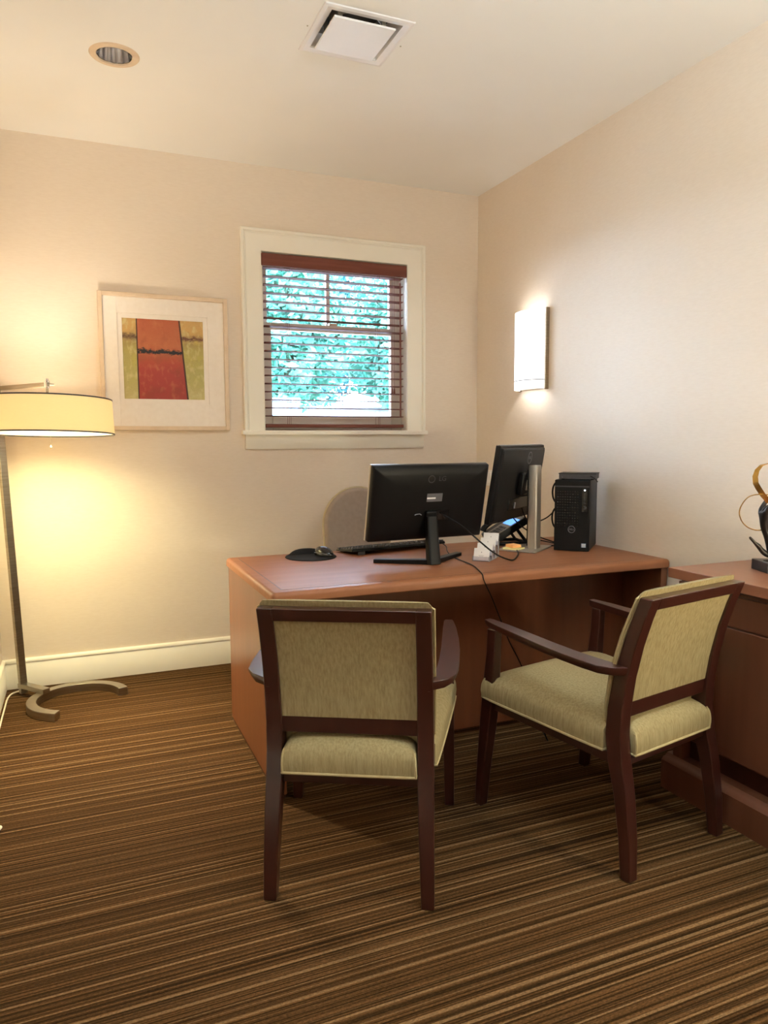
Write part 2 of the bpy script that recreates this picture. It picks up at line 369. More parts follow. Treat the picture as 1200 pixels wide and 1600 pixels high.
def rrect(x0, x1, y0, y1, r, n=6):
    P = []
    for cx_, cy_, a0 in ((x1-r, y1-r, 0), (x0+r, y1-r, PI/2), (x0+r, y0+r, PI), (x1-r, y0+r, 1.5*PI)):
        for k in range(n+1): a = a0 + k*PI/2/n; P.append((cx_+r*math.cos(a), cy_+r*math.sin(a)))
    return P
def frame_basis(r, n, u, o):
    return Matrix(((r.x, n.x, u.x, o[0]), (r.y, n.y, u.y, o[1]), (r.z, n.z, u.z, o[2]), (0, 0, 0, 1)))

# ---------------------------------------------------------------- the room
WX0, WX1, WZ0, WZ1 = 1.000, 1.908, 1.338, 2.350           # window opening in the back wall
def S(o): o['kind'] = 'structure'; return o
S(box('floor', 'carpet', L-0.1, W+0.1, YF-0.1, D+0.1, -0.06, 0.0))
cb = MB()
HX, HY = 0.205, 3.246                                     # downlight hole
VX0, VX1, VY0, VY1 = 0.905, 1.180, 2.622, 2.888           # vent hole
def ceiling_grid():
    xs = [L-0.1, HX-0.0665, HX+0.0665, VX0, VX1, W+0.1]; ys = [YF-0.1, VY0, VY1, HY-0.0665, HY+0.0665, D+0.1]
    for i in range(5):
        for j in range(5):
            if (i, j) in ((1, 3), (3, 1)): continue
            cb.box(xs[i], xs[i+1], ys[j], ys[j+1], H, H+0.08)
ceiling_grid(); S(cb.obj('ceiling', 'ceiling', smooth=False))
wb = MB()
wb.box(L-0.1, WX0, D, D+0.14, 0, H); wb.box(WX1, W+0.1, D, D+0.14, 0, H); wb.box(WX0, WX1, D, D+0.14, 0, WZ0); wb.box(WX0, WX1, D, D+0.14, WZ1, H)
S(wb.obj('wall_back', 'wall', smooth=False))
S(box('wall_right', 'wall', W, W+0.12, YF-0.1, D, 0, H))
S(box('wall_left', 'wall', L-0.12, L, YF-0.1, D, 0, H))
S(box('wall_front', 'cabinet', L, W, YF-0.12, YF, 0, H))  # unseen wall, in dark wood to keep bounced light off the desk front
def baseboard(name, length, loc, rz):
    prof = [(0, 0), (0.016, 0), (0.016, 0.128), (0.013, 0.131), (0.013, 0.136), (0.017, 0.139), (0.017, 0.147), (0.011, 0.155), (0.004, 0.157), (0, 0.157)]
    b = MB(); b.loft([[(x, -p[0], p[1]) for p in prof] for x in (0, length)])
    o = S(b.obj(name, 'trim', ang=0.9)); o.location = loc; o.rotation_euler = (0, 0, rz); return o
baseboard('baseboard_back', W-L, (L, D, 0), 0)
baseboard('baseboard_left', D-YF, (L, YF, 0), PI/2)
baseboard('baseboard_right', D-YF, (W, D, 0), -PI/2)

# ---- window
win = S(bpy.data.objects.new('window_1', None)); COL.objects.link(win)
def casing_side(x_in, x_out, z0, z1):
    s = 1 if x_out > x_in else -1; w = abs(x_out-x_in)
    prof = [(0, 0), (0.004, 0.016), (0.012, 0.018), (w-0.028, 0.018), (w-0.024, 0.014), (w-0.020, 0.014), (w-0.014, 0.026), (w-0.004, 0.028), (w, 0.024), (w, 0)]
    return s, prof
CX0, CX1, CZ1, SILL = 0.888, 2.026, 2.470, 1.345
def casing():
    pr = casing_side(1.006, CX0, 0, 0)[1]; k = (CZ1-2.345)/(1.006-CX0); k2 = (CX1-1.902)/(1.006-CX0)
    R = [[(1.006-p[0], D-p[1], SILL) for p in pr], [(1.006-p[0], D-p[1], 2.345+p[0]*k) for p in pr], [(1.902+p[0]*k2, D-p[1], 2.345+p[0]*k) for p in pr], [(1.902+p[0]*k2, D-p[1], SILL) for p in pr]]
    MB().loft(R).obj('casing', 'trim', win, ang=0.5)
casing()
b = MB(); b.prism([(-0.046, 1.321), (-0.046, 1.338), (-0.041, 1.345), (0.13, 1.345), (0.13, 1.321)], 0.873, 2.034, 'x')
b.bm.transform(Matrix.Translation((0, D, 0))) if False else None
o = b.obj('window_sill', 'trim', win); o.location = (0, D, 0)
o = MB().prism([(0, 1.237), (-0.012, 1.237), (-0.016, 1.243), (-0.016, 1.321), (0, 1.321)], 0.893, 2.018, 'x').obj('window_apron', 'trim', win); o.location = (0, D, 0)
jb = MB(); jb.box(WX0-0.001, WX0+0.012, D-0.001, D+0.14, WZ0, WZ1); jb.box(WX1-0.004, WX1+0.004, D-0.001, D+0.14, WZ0, WZ1); jb.box(WX0, WX1, D-0.001, D+0.14, WZ1-0.005, WZ1+0.004)
jb.obj('jamb', 'trim', win, smooth=False)
# upper sash (outer plane) and lower sash (inner plane)
YU, YLo = D+0.105, D+0.07
def sash(name, x0, x1, z0, z1, y, st_l, st_r, rt_, rb):
    b = MB(); t = 0.032
    b.box(x0, x0+st_l, y, y+t, z0, z1); b.box(x1-st_r, x1, y, y+t, z0, z1)
    b.box(x0+st_l, x1-st_r, y+0.001, y+t-0.001, z1-rt_, z1); b.box(x0+st_l, x1-st_r, y+0.001, y+t-0.001, z0, z0+rb)
    return b.obj(name, 'sash', win, bevel=0.003)
s1 = sash('upper_sash', 1.012, 1.904, 1.935, 2.345, YU, 0.048, 0.066, 0.055, 0.042)
box('muntin', 'sash', 1.425, 1.448, YU+0.004, YU+0.028, 1.97, 2.30, s1)
g = MB(); g.box(1.056, 1.845, YU+0.014, YU+0.018, 1.97, 2.295); g.obj('pane', 'glass', s1, smooth=False)
s2 = sash('lower_sash', 1.012, 1.904, 1.346, 1.972, YLo, 0.062, 0.072, 0.042, 0.085)
g = MB(); g.box(1.07, 1.836, YLo+0.014, YLo+0.018, 1.425, 1.935); g.obj('pane', 'glass', s2, smooth=False)
box('sash_lock', 'nickel', 1.43, 1.48, YLo-0.004, YLo+0.03, 1.972, 1.985, s2, 0.003)

# ---- wooden blind
bl = thing('window_blind', 'open brown wooden slatted blind with valance hung inside the white window frame', 'blind', (1.455, D+0.02, 1.345))
OZ = 1.345
box('valance', 'blind', -0.450, 0.447, -0.038, -0.022, 2.272-OZ, 2.339-OZ, bl, 0.003)
box('headrail', 'blind', -0.440, 0.438, -0.020, 0.034, 2.285-OZ, 2.335-OZ, bl, 0.002)
slat_mb = MB(); slat_mb.T = Matrix.Rotation(math.radians(-3.0), 4, 'X')
slat_mb.box(-0.438, 0.432, -0.025, 0.025, -0.0016, 0.0016)
slat0 = None
for k in range(19):
    z = 2.2655 - 0.0465*k - OZ
    if slat0 is None: slat0 = slat_mb.obj('slat', 'blind', bl, smooth=False); o = slat0
    else:
        o = slat0.copy(); COL.objects.link(o)
    o.location = (0, 0.006, z)
box('bottom_rail', 'blind', -0.440, 0.434, -0.020, 0.032, 1.362-OZ, 1.382-OZ, bl, 0.004)
for x in (-0.300, -0.290, 0.262, 0.272):
    MB().tube([(x, -0.0215, 1.37-OZ), (x, -0.0215, 2.29-OZ)], 0.0011, 6).obj('ladder_cord', 'blind', bl)
for x in (-0.295, 0.267):
    MB().tube([(x, 0.034, 1.37-OZ), (x, 0.034, 2.29-OZ)], 0.0011, 6).obj('ladder_cord', 'blind', bl)
wd = MB(); wd.tube([(0.405, -0.032, 1.425-OZ), (0.405, -0.032, 2.235-OZ)], 0.0052, 8); wd.tube([(0.405, -0.032, 2.235-OZ), (0.405, -0.026, 2.29-OZ)], 0.002, 6)
wd.obj('tilt_wand', 'blind', bl)
pc = MB(); pc.tube([(0.352, -0.028, 2.28-OZ), (0.352, -0.028, 1.60-OZ)], 0.0011, 6); pc.tube([(0.366, -0.028, 2.28-OZ), (0.366, -0.028, 1.60-OZ)], 0.0011, 6)
for x in (0.352, 0.366): pc.lathe([(0.0025, 0.0), (0.0045, -0.01), (0.0065, -0.032), (0.003, -0.036)], 10, (x, -0.028, 1.605-OZ))
pc.obj('pull_cord', 'blind', bl)

# ---------------------------------------------------------------- picture
def picture():
    x0, x1, z0, z1 = 0.132, 0.803, 1.345, 2.067
    t = thing('framed_picture', 'square abstract print of red and ochre bands in pale wood frame with wide white mat', 'picture', ((x0+x1)/2, D, z0))
    cx_, w2, hh = 0, (x1-x0)/2, z1-z0
    fwid, dep = 0.022, 0.032
    b = MB()
    b.box(-w2, -w2+fwid, -dep, 0, 0, hh); b.box(w2-fwid, w2, -dep, 0, 0, hh)
    b.box(-w2+fwid, w2-fwid, -dep, 0, 0, fwid); b.box(-w2+fwid, w2-fwid, -dep, 0, hh-fwid, hh)
    b.obj('frame', 'frame_wood', t, 0.002)
    ax0, ax1, az0, az1 = 0.249-0.4675, 0.670-0.4675, 1.513-z0, 1.937-z0
    def ring(y0, y1, i, o_, name, mm):
        b = MB(); (a0, a1, c0, c1), (p0, p1, q0, q1) = i, o_
        b.box(p0, a0, y0, y1, q0, q1); b.box(a1, p1, y0, y1, q0, q1); b.box(a0, a1, y0, y1, q0, c0); b.box(a0, a1, y0, y1, c1, q1)
        return b.obj(name, mm, t, 0.0008)
    mg = 0.024
    ring(-0.020, -0.014, (ax0-mg, ax1+mg, az0-mg, az1+mg), (-w2+fwid, w2-fwid, fwid, hh-fwid), 'outer_mat', 'mat_board')
    ring(-0.014, -0.010, (ax0, ax1, az0, az1), (ax0-mg-0.02, ax1+mg+0.02, az0-mg-0.02, az1+mg+0.02), 'inner_mat', 'mat_board')
    b = MB(); b.box(0, 1, 0, 0.004, 0, 1); a = b.obj('print', 'art', t, smooth=False)
    a.scale = (ax1-ax0, 1, az1-az0); a.location = (ax0, -0.010, az0)
picture()

# ---------------------------------------------------------------- ceiling fittings
def downlight():
    t = thing('recessed_downlight', 'round recessed ceiling light with ribbed mirror reflector above the picture', 'light', (HX, HY, H))
    MB().lathe([(0.068, -0.001), (0.072, -0.006), (0.092, -0.004), (0.096, 0.0), (0.070, 0.004)], 48, closed_prof=True).obj('trim_ring', 'frame_wood', t)
    n = 96; b = MB(); R = []
    for z, r in ((-0.001, 0.0635), (0.04, 0.0595), (0.09, 0.049), (0.13, 0.036), (0.14, 0.0005)):
        R.append([(r*(1+0.035*math.cos(12*2*PI*k/n))*math.cos(2*PI*k/n), r*(1+0.035*math.cos(12*2*PI*k/n))*math.sin(2*PI*k/n), z) for k in range(n)])
    b.loft(R, True, False); b.obj('reflector', 'chrome', t)
    MB().lathe([(0.10, 0.079), (0.10, 0.20), (0.001, 0.20), (0.001, 0.206), (0.106, 0.206), (0.106, 0.079)], 32).obj('housing', 'duct', t)
    MB().ball((0, 0, 0.110), 0.030, 0.030, 0.020, 14, 8).obj('bulb', 'reflector_fill', t)  # fitting is unlit; this glowing ball is added to brighten the reflector
downlight()
def vent():
    X0, X1, Y0, Y1 = 0.868, 1.217, 2.584, 2.928
    t = thing('ceiling_vent', 'square white ceiling air diffuser with flat centre plate', 'vent', ((X0+X1)/2, (Y0+Y1)/2, H))
    hw = (X1-X0)/2; hd = (Y1-Y0)/2
    def sq(h, w, z): return [(-h, -w, z), (h, -w, z), (h, w, z), (-h, w, z)]
    b = MB(); b.loft([sq(hw, hd, 0), sq(hw-0.002, hd-0.002, -0.004), sq(hw-0.014, hd-0.014, -0.007), sq(hw-0.036, hd-0.036, -0.003), sq(hw-0.040, hd-0.040, 0.02), sq(hw-0.050, hd-0.050, 0.05), sq(hw-0.045, hd-0.045, 0.052), sq(hw-0.030, hd-0.030, 0.004)], True, False)
    b.obj('outer_frame', 'white_paint', t, ang=0.3)
    def sq2(h, z): return [(p[0]-0.018, p[1]-0.038, p[2]) for p in sq(h, h, z)]
    b = MB(); b.loft([sq2(0.117, -0.036), sq2(0.118, -0.034), sq2(0.118, -0.029), sq2(0.112, -0.028)]); p = b.obj('centre_plate', 'white_paint', t, ang=0.3)
    for sx_, sy_ in ((1, 1), (1, -1), (-1, 1), (-1, -1)): box('hanger', 'nickel', sx_*0.085-0.026, sx_*0.085-0.010, sy_*0.085-0.039, sy_*0.085-0.037, -0.029, 0.075, t)
    b = MB(); b.lathe([(0.100, 0.03), (0.100, 0.09), (0.098, 0.09), (0.098, 0.03)], 40, closed_prof=True); b.obj('collar', 'nickel', t)
    b = MB(); b.box(-0.16, 0.16, -0.155, 0.155, 0.082, 0.088); b.obj('backing', 'duct', t)
    for sx_ in (-1, 1):
        b = MB(); b.lathe([(0.0001, -0.003), (0.003, -0.002), (0.003, 0)], 10, (sx_*(hw+0.014), 0.0, 0)); b.obj('screw', 'nickel', t)
vent()

# ---------------------------------------------------------------- wall sconce
def sconce():
    y0, y1, z0, z1 = 3.412, 3.676, 1.566, 1.999
    yc_, hw = (y0+y1)/2, (y1-y0)/2
    t = thing('wall_sconce', 'lit white half-round wall sconce with bronze side rails on the right wall', 'lamp', (W, yc_, z0))
    hh = z1-z0; d = 0.100
    box('back_plate', 'nickel', -0.012, 0, -hw+0.004, hw-0.004, 0.002, hh-0.002, t, 0.002)
    for s in (-1, 1):
        rl = box('side_rail', 'steel', -0.022, 0.0, s*hw-0.006, s*hw+0.006, -0.004, hh+0.004, t, 0.002)
        MB().lathe([(0.0035, 0), (0.0035, 0.004)], 10, (-0.014, s*hw, hh*0.5)).obj('rail_joint', 'steel', rl)
    n = 24; out = []; inn = []
    for k in range(n+1):
        a = PI*k/n; out.append((-0.012-(d-0.012)*math.sin(a), -(hw-0.005)*math.cos(a))); inn.append((-0.012-(d-0.016)*math.sin(a), -(hw-0.009)*math.cos(a)))
    def shell(za, zb, name):
        b = MB(); poly = out+list(reversed(inn)); return b.prism(poly, za, zb).obj(name, 'sconce_glass', t)
    shell(0.050, hh-0.004, 'shade'); shell(0.0, 0.048, 'lower_shade')
    bd = MB()
    o2 = [(p[0]-0.0015, p[1]*1.01) for p in out]; bd.prism(o2+list(reversed(inn)), 0.0470, 0.0510); bd.obj('band', 'label_grey', t)
    bb = MB(); bb.lathe([(0.010, -0.03), (0.014, 0.0), (0.016, 0.05), (0.008, 0.075), (0.001, 0.08)], 14, (-0.048, 0, hh/2)); bb.obj('bulb', 'white', t)
    for dz, pw in ((0.11, 1.8), (0.33, 0.7)):
        l = point('sconce_light', (0, 0, 0), pw, (1.0, 0.96, 0.90), 0.02); l.parent = t; l.location = (-0.050, 0, dz)
sconce()

# ---------------------------------------------------------------- floor lamp
def floor_lamp():
    px_, py_ = -0.300, 4.055
    t = thing('floor_lamp', 'lit steel floor lamp with wide cream drum shade in the left corner', 'lamp', (-0.04, 3.81, 0))
    ox, oy = -0.04, 3.81
    R1, R0, n = 0.235, 0.190, 48
    a0, a1 = math.radians(12), math.radians(244); ring = []
    for k in range(n+1):
        a = a0+(a1-a0)*k/n; c_, s_ = math.cos(a), math.sin(a)
        ring.append([(R0*c_, R0*s_, 0), (R1*c_, R1*s_, 0), (R1*c_, R1*s_, 0.04), (R0*c_, R0*s_, 0.04)])
    MB().loft(ring).obj('base_ring', 'steel', t, 0.002)
    dirv = Vector((0.62, -0.785)); nv = Vector((0.785, 0.62)); p0 = Vector((px_-ox, py_-oy)) - dirv*0.018
    def quad(p, q, w): return [tuple(p-nv*w), tuple(q-nv*w), tuple(q+nv*w), tuple(p+nv*w)]
    MB().prism(quad(p0, p0+dirv*0.20, 0.020), 0.040, 0.064).obj('base_arm', 'steel', t, 0.002)
    pc0 = Vector((px_-ox, py_-oy)); b = MB()
    pt_ = pc0+Vector((-0.052, 0.012))
    b.loft([[(q[0], q[1], 0.012) for q in quad(pc0-dirv*0.010, pc0+dirv*0.010, 0.019)], [(q[0], q[1], 1.575) for q in quad(pt_-dirv*0.010, pt_+dirv*0.010, 0.019)]]); b.obj('pole', 'steel', t, 0.002)
    # swing arm from the pole top to the shade centre
    cx_, cy_ = -0.112-ox, 3.70-oy; c = Vector((cx_, cy_)); ar = (c-pt_); al = ar.length; ar.normalize(); an = Vector((-ar.y, ar.x))
    zt = 1.545
    def q2(p, q, w): return [tuple(p-an*w), tuple(q-an*w), tuple(q+an*w), tuple(p+an*w)]
    MB().prism(q2(pt_-ar*0.012, c+ar*0.012, 0.007), zt-0.010, zt+0.010).obj('swing_arm', 'steel', t, 0.001)
    b = MB(); b.lathe([(0.012, -0.016), (0.012, 0.016), (0.008, 0.018), (0.008, 0.026), (0.002, 0.028)], 20, (cx_, cy_, zt)); b.tube([(cx_, cy_, zt), (cx_+0.03, cy_+0.012, zt)], 0.006, 10)
    b.obj('arm_knuckle', 'chrome', t)
    MB().tube([(cx_, cy_, zt), (cx_, cy_, 1.355)], 0.006, 12).obj('stem', 'steel', t)
    # drum shade, hanging slightly tilted
    RT, RB, zt_, zb_ = 0.275, 0.283, 1.478, 1.322
    tilt = Matrix.Translation((cx_, cy_, 1.40)) @ Matrix.Rotation(math.radians(2.6), 4, Vector((-0.94, 0.34, 0))) @ Matrix.Translation((-cx_, -cy_, -1.40))
    b = MB(); b.T = tilt; b.lathe([(RB, zb_), (RT, zt_), (RT-0.002, zt_), (RB-0.002, zb_)], 72, (cx_, cy_, 0), closed_prof=True)
    sh = b.obj('shade', 'shade', t)
    for nm, r, z in (('top_rim', RT, zt_), ('bottom_rim', RB, zb_)):
        b = MB(); b.T = tilt; b.lathe([(r-0.003, z-0.003), (r+0.0015, z-0.003), (r+0.0015, z+0.003), (r-0.003, z+0.003)], 72, (cx_, cy_, 0), closed_prof=True); b.obj(nm, 'dark_grey', sh)
    b = MB(); b.T = tilt; b.lathe([(0.001, zb_+0.004), (RB-0.004, zb_+0.004), (RB-0.004, zb_+0.006), (0.001, zb_+0.006)], 72, (cx_, cy_, 0)); b.obj('diffuser', 'diffuser', sh)
    sp_ = MB()
    for k in range(3):
        a = 2*PI*k/3+0.4; sp_.T = tilt; sp_.tube([(cx_, cy_, zt_-0.02), (cx_+(RT-0.002)*math.cos(a), cy_+(RT-0.002)*math.sin(a), zt_-0.006)], 0.0018, 6)
    sp_.obj('spider', 'steel', sh)
    b = MB(); b.tube([(cx_+0.005, cy_-0.01, zb_), (cx_+0.005, cy_-0.01, zb_-0.052)], 0.0008, 6); b.lathe([(0.001, -0.010), (0.005, -0.006), (0.004, 0.0), (0.001, 0.004)], 12, (cx_+0.005, cy_-0.01, zb_-0.056)); b.obj('pull_chain', 'nickel', t)
    for k in range(2):
        a = 0.9+PI*k; bx, by = cx_+0.085*math.cos(a), cy_+0.085*math.sin(a)
        MB().ball((bx, by, 1.40), 0.026, 0.026, 0.03, 14, 8).obj('bulb', 'white', t)
    l = point('floor_lamp_light', (0, 0, 0), 2.5, (1.0, 0.90, 0.70), 0.03); l.parent = t; l.location = (cx_, cy_, 1.352)
    sd = bpy.data.lights.new('floor_lamp_uplight', 'SPOT'); sd.energy = 11.0; sd.color = (1.0, 0.94, 0.82); sd.spot_size = math.radians(118); sd.spot_blend = 0.7; sd.shadow_soft_size = 0.03
    l = bpy.data.objects.new('floor_lamp_uplight', sd); COL.objects.link(l); l.parent = t; l.location = (cx_, cy_, 1.36); l.rotation_euler = (PI, 0, 0)
    sd = bpy.data.lights.new('carpet_fill_spot', 'SPOT'); sd.energy = 62.0; sd.color = (1.0, 0.88, 0.60); sd.spot_size = math.radians(88); sd.spot_blend = 1.0; sd.shadow_soft_size = 0.04  # extra spot added below the shade, aimed to brighten the carpet
    l = bpy.data.objects.new('carpet_fill_spot', sd); COL.objects.link(l); l.parent = t; l.location = (cx_+0.02, cy_-0.03, zb_-0.050)
    l.rotation_euler = Vector((0.42, -0.70, -1.30)).to_track_quat('-Z', 'Y').to_euler()
    l = area('floor_lamp_downlight', (0, 0, 0), (0, 0, 0), 0.5, 0.5, 5.4, (1.0, 0.90, 0.46), 2.65); l.data.shape = 'DISK'; l.parent = t
    l.matrix_local = tilt @ Matrix.Translation((cx_, cy_, zb_+0.002))
    cd = MB(); cd.tube([(px_-ox-0.01, py_-oy, 0.02), (-0.33-ox, 4.10-oy, 0.010), (-0.372-ox, 4.06-oy, 0.007), (-0.372-ox, 3.85-oy, 0.006), (-0.374-ox, 3.0-oy, 0.006)], 0.004, 8, smooth=2); cd.obj('power_cord', 'cord_white', t)
floor_lamp()
cd = MB(); cd.tube([(-0.36, 2.615, 0.004), (-0.318, 2.640, 0.005), (-0.290, 2.650, 0.009), (-0.281, 2.632, 0.012), (-0.296, 2.612, 0.009), (-0.33, 2.606, 0.004), (-0.375, 2.60, 0.004)], 0.0035, 8, smooth=3)
tag(cd.obj('white_cord', 'cord_white'), 'small loop of white cord lying on the carpet by the left wall', 'cord')

# ---------------------------------------------------------------- desk
DZ = 0.759
def desk():
    x0, x1, y0, y1 = 0.604, 2.402, 2.458, 3.316
    t = thing('executive_desk', 'reddish cherry wood executive desk with rounded edge top across the room', 'desk', ((x0+x1)/2, (y0+y1)/2, 0))
    ox, oy = (x0+x1)/2, (y0+y1)/2; hx, hy = (x1-x0)/2, (y1-y0)/2
    TZ = 0.038; DT = DZ-0.0006
    def ring(ins, z): return [(p[0], p[1], z) for p in rrect(-hx+ins, hx-ins, -hy+ins, hy-ins, max(0.02-ins, 0.004), 4)]
    b = MB(); rr = 0.016
    R = [ring(0.004, DT-TZ), ring(0.0, DT-TZ+0.004)]
    for k in range(5):
        a = k*PI/2/4; R.append(ring(rr*(1-math.cos(a)), DT-rr+rr*math.sin(a)))
    b.loft(R); b.obj('edge_band', 'cherry', t)
    iv = 0.050
    b = MB(); b.box(-hx+iv, hx-iv, -hy+iv, hy-iv, DT-0.004, DT+0.0006); b.obj('desktop', 'cherry', t)
    b = MB()
    for (a0, a1, c0, c1) in ((-hx+iv-0.003, hx-iv+0.003, -hy+iv-0.003, -hy+iv), (-hx+iv-0.003, hx-iv+0.003, hy-iv, hy-iv+0.003), (-hx+iv-0.003, -hx+iv, -hy+iv, hy-iv), (hx-iv, hx-iv+0.003, -hy+iv, hy-iv)):
        b.box(a0, a1, c0, c1, DT-0.003, DT+0.0003)
    b.obj('inlay_line', 'mahogany', t, smooth=False)
    zt = DT-TZ
    for s in (-1, 1):
        xa, xb = (-hx+0.010, -hx+0.045) if s < 0 else (hx-0.045, hx-0.010)
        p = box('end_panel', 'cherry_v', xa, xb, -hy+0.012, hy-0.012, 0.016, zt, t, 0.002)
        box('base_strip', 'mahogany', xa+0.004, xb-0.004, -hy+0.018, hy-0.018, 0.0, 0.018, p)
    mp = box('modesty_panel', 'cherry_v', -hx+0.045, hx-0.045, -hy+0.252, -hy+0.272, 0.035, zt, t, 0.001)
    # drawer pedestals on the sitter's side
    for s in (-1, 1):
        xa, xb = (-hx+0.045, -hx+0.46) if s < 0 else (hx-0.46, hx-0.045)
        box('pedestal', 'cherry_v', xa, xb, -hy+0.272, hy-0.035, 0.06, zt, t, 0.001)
        for k in range(3):
            z = 0.075+k*0.213
            d = box('drawer', 'cherry', xa+0.006, xb-0.006, hy-0.035, hy-0.016, z, z+0.205, t, 0.002)
            m_ = MB(); c_ = (xa+xb)/2; m_.tube([(c_-0.05, hy-0.016, z+0.11), (c_-0.05, hy+0.004, z+0.11), (c_+0.05, hy+0.004, z+0.11), (c_+0.05, hy-0.016, z+0.11)], 0.004, 8); m_.obj('handle', 'nickel', d)
desk()

# ---------------------------------------------------------------- guest chairs
CHAIRS = [
    ((0.642, 1.809), 0.499, 'mahogany armchair with olive seat, left one, seen squarely from behind'),
    ((1.663, 1.629), -0.202, 'mahogany armchair with lit yellow olive back, right one, beside the wooden cabinet'),
]
def guest_chair(label, loc, rz):
    t = thing('guest_chair', label, 'chair', (loc[0], loc[1], 0), rz, 'olive armchairs facing the desk')
    ZP = [0.0, 0.12, 0.24, 0.34, 0.42, 0.50, 0.60, 0.70, 0.78, 0.846]
    RW = [0.000, 0.006, 0.020, 0.040, 0.050, 0.047, 0.032, 0.008, -0.018, -0.043]      # rear face
    FWd = [0.034, 0.046, 0.066, 0.092, 0.104, 0.100, 0.082, 0.054, 0.026, 0.000]       # front face
    def interp(tab, z):
        for i in range(len(ZP)-1):
            if z <= ZP[i+1]: f = (z-ZP[i])/(ZP[i+1]-ZP[i]); return tab[i]+(tab[i+1]-tab[i])*f
        return tab[-1]
    for s in (-1, 1):
        b = MB(); R = []
        for z in ZP:
            ui = 0.204 + (0.190-0.204)*min(z/0.35, 1.0); uo = 0.240 + (0.232-0.240)*z/0.846
            if z < 0.05: ui += 0.0
            r, f = interp(RW, z), interp(FWd, z); R.append([(s*ui, r, z), (s*uo, r, z), (s*uo, f, z), (s*ui, f, z)])
        b.loft(R); b.obj('rear_leg', 'mahogany', t, 0.003)
    for s in (-1, 1):                                                                   # front leg runs up as the arm post
        b = MB(); R = []
        for z, w, hu, hd, u in ((0.0, 0.605, 0.016, 0.016, 0.273), (0.15, 0.592, 0.018, 0.019, 0.271), (0.33, 0.572, 0.020, 0.024, 0.268), (0.44, 0.562, 0.019, 0.024, 0.268), (0.56, 0.552, 0.016, 0.020, 0.268), (0.645, 0.548, 0.016, 0.020, 0.268)):
            R.append([(s*(u-hu), w-hd, z), (s*(u+hu), w-hd, z), (s*(u+hu), w+hd, z), (s*(u-hu), w+hd, z)])
        b.loft(R); b.obj('front_leg', 'mahogany', t, 0.003)
    def slab_rail(z0, z1, name, d0=0.0, d1=None):
        b = MB(); R = []
        for u in (-0.191, 0.191):
            R.append([(u, interp(RW, z0)+d0, z0), (u, interp(RW, z1)+d0, z1), (u, interp(FWd, z1)-0.004, z1), (u, interp(FWd, z0)-0.004, z0)])
        b.loft(R); b.obj(name, 'mahogany', t, 0.002)
    slab_rail(0.810, 0.846, 'top_rail'); slab_rail(0.470, 0.520, 'back_rail', 0.012)
    # outside back panel, sunk behind the stiles
    b = MB(); R = []
    for k in range(9):
        z = 0.518+(0.812-0.518)*k/8; r = interp(RW, z)+0.010; R.append([(-0.192, r, z), (0.192, r, z), (0.192, r+0.012, z), (-0.192, r+0.012, z)])
    b.loft(R); b.obj('back_panel', 'fabric', t)
    # inside back cushion, wraps over the front of the frame
    def back_ring(z, sc, th):
        f = interp(FWd, min(z, 0.846)) if z <= 0.846 else FWd[-1]-(z-0.846)*0.38
        uo = (0.234+0.006*math.sin(PI*(z-0.44)/0.42))*sc; P = []
        for k in range(17):
            a = PI*k/16; x = -uo*math.cos(a); cx_ = abs(x)/uo; P.append((x, f+0.002+th*(1-cx_**4)**0.6, z))
        return P+[(uo, f-0.003, z), (-uo, f-0.003, z)]
    R = [back_ring(z, s, th) for z, s, th in ((0.440, 0.97, 0.012), (0.455, 1.0, 0.034), (0.50, 1.0, 0.046), (0.60, 1.0, 0.050), (0.72, 1.0, 0.048), (0.80, 1.0, 0.044), (0.835, 1.0, 0.038), (0.852, 0.985, 0.028), (0.862, 0.95, 0.012))]
    MB().loft(R).obj('back_cushion', 'fabric', t, ang=1.1)
    P = []
    for s in (-1, 1):
        zs = [0.46+(0.842-0.46)*k/10 for k in range(11)]
        if s > 0: zs = zs[::-1]
        for z in zs: P.append((s*0.2385, interp(FWd, z)+0.004, z))
        if s < 0: P += [(-0.215, 0.003-0.003, 0.854), (0.215, 0.0, 0.854)]
    MB().tube(P, 0.0032, 6).obj('back_piping', 'piping', t)
    # seat
    def seat_u(w):
        if w < 0.107: return 0.187
        return 0.238+(0.290-0.238)*((w-0.107)/0.473)**0.9
    w0, w1 = 0.034, 0.580
    WS = [w0, 0.045, 0.062, 0.085, 0.1069, 0.1071]+[0.107+(w1-0.107)*i/13 for i in range(1, 12)]+[0.566, w1]
    nW, nU = len(WS)-1, 16
    b = MB()
    def zbot(w): return 0.358+0.038*(w-w0)/(w1-w0)
    grid = []
    for w in WS:
        row = []
        for j in range(nU+1):
            q = -math.cos(PI*j/nU)*0.55+(-1+2*j/nU)*0.45; u = q*seat_u(w)
            f = 2*(w-w0)/(w1-w0)-1; ew = max(0.0, 1-abs(f)**7)**0.5; eu = max(0.0, 1-abs(q)**7)**0.5
            z = zbot(w)+0.066+0.030*ew*eu+0.020*ew*eu*(1-q*q)*(1-f*f)**0.5
            row.append(b.v((u, w, z)))
        grid.append(row)
    for i in range(nW):
        for j in range(nU): b.f([grid[i][j], grid[i][j+1], grid[i+1][j+1], grid[i+1][j]])
    per = [grid[0][j] for j in range(nU+1)]+[grid[i][nU] for i in range(1, nW+1)]+[grid[nW][j] for j in range(nU-1, -1, -1)]+[grid[i][0] for i in range(nW-1, 0, -1)]
    def off(v, dz, k):
        kx = 0.0 if v.co.y < 0.108 else k*(1 if v.co.x > 0 else -1)*min(1.0, abs(v.co.x)/0.2)**3
        ky = -k if v.co.y < w0+0.001 else (k if v.co.y > w1-0.001 else 0.0)
        return b.v((v.co.x+kx, v.co.y+ky, zbot(v.co.y)+dz))
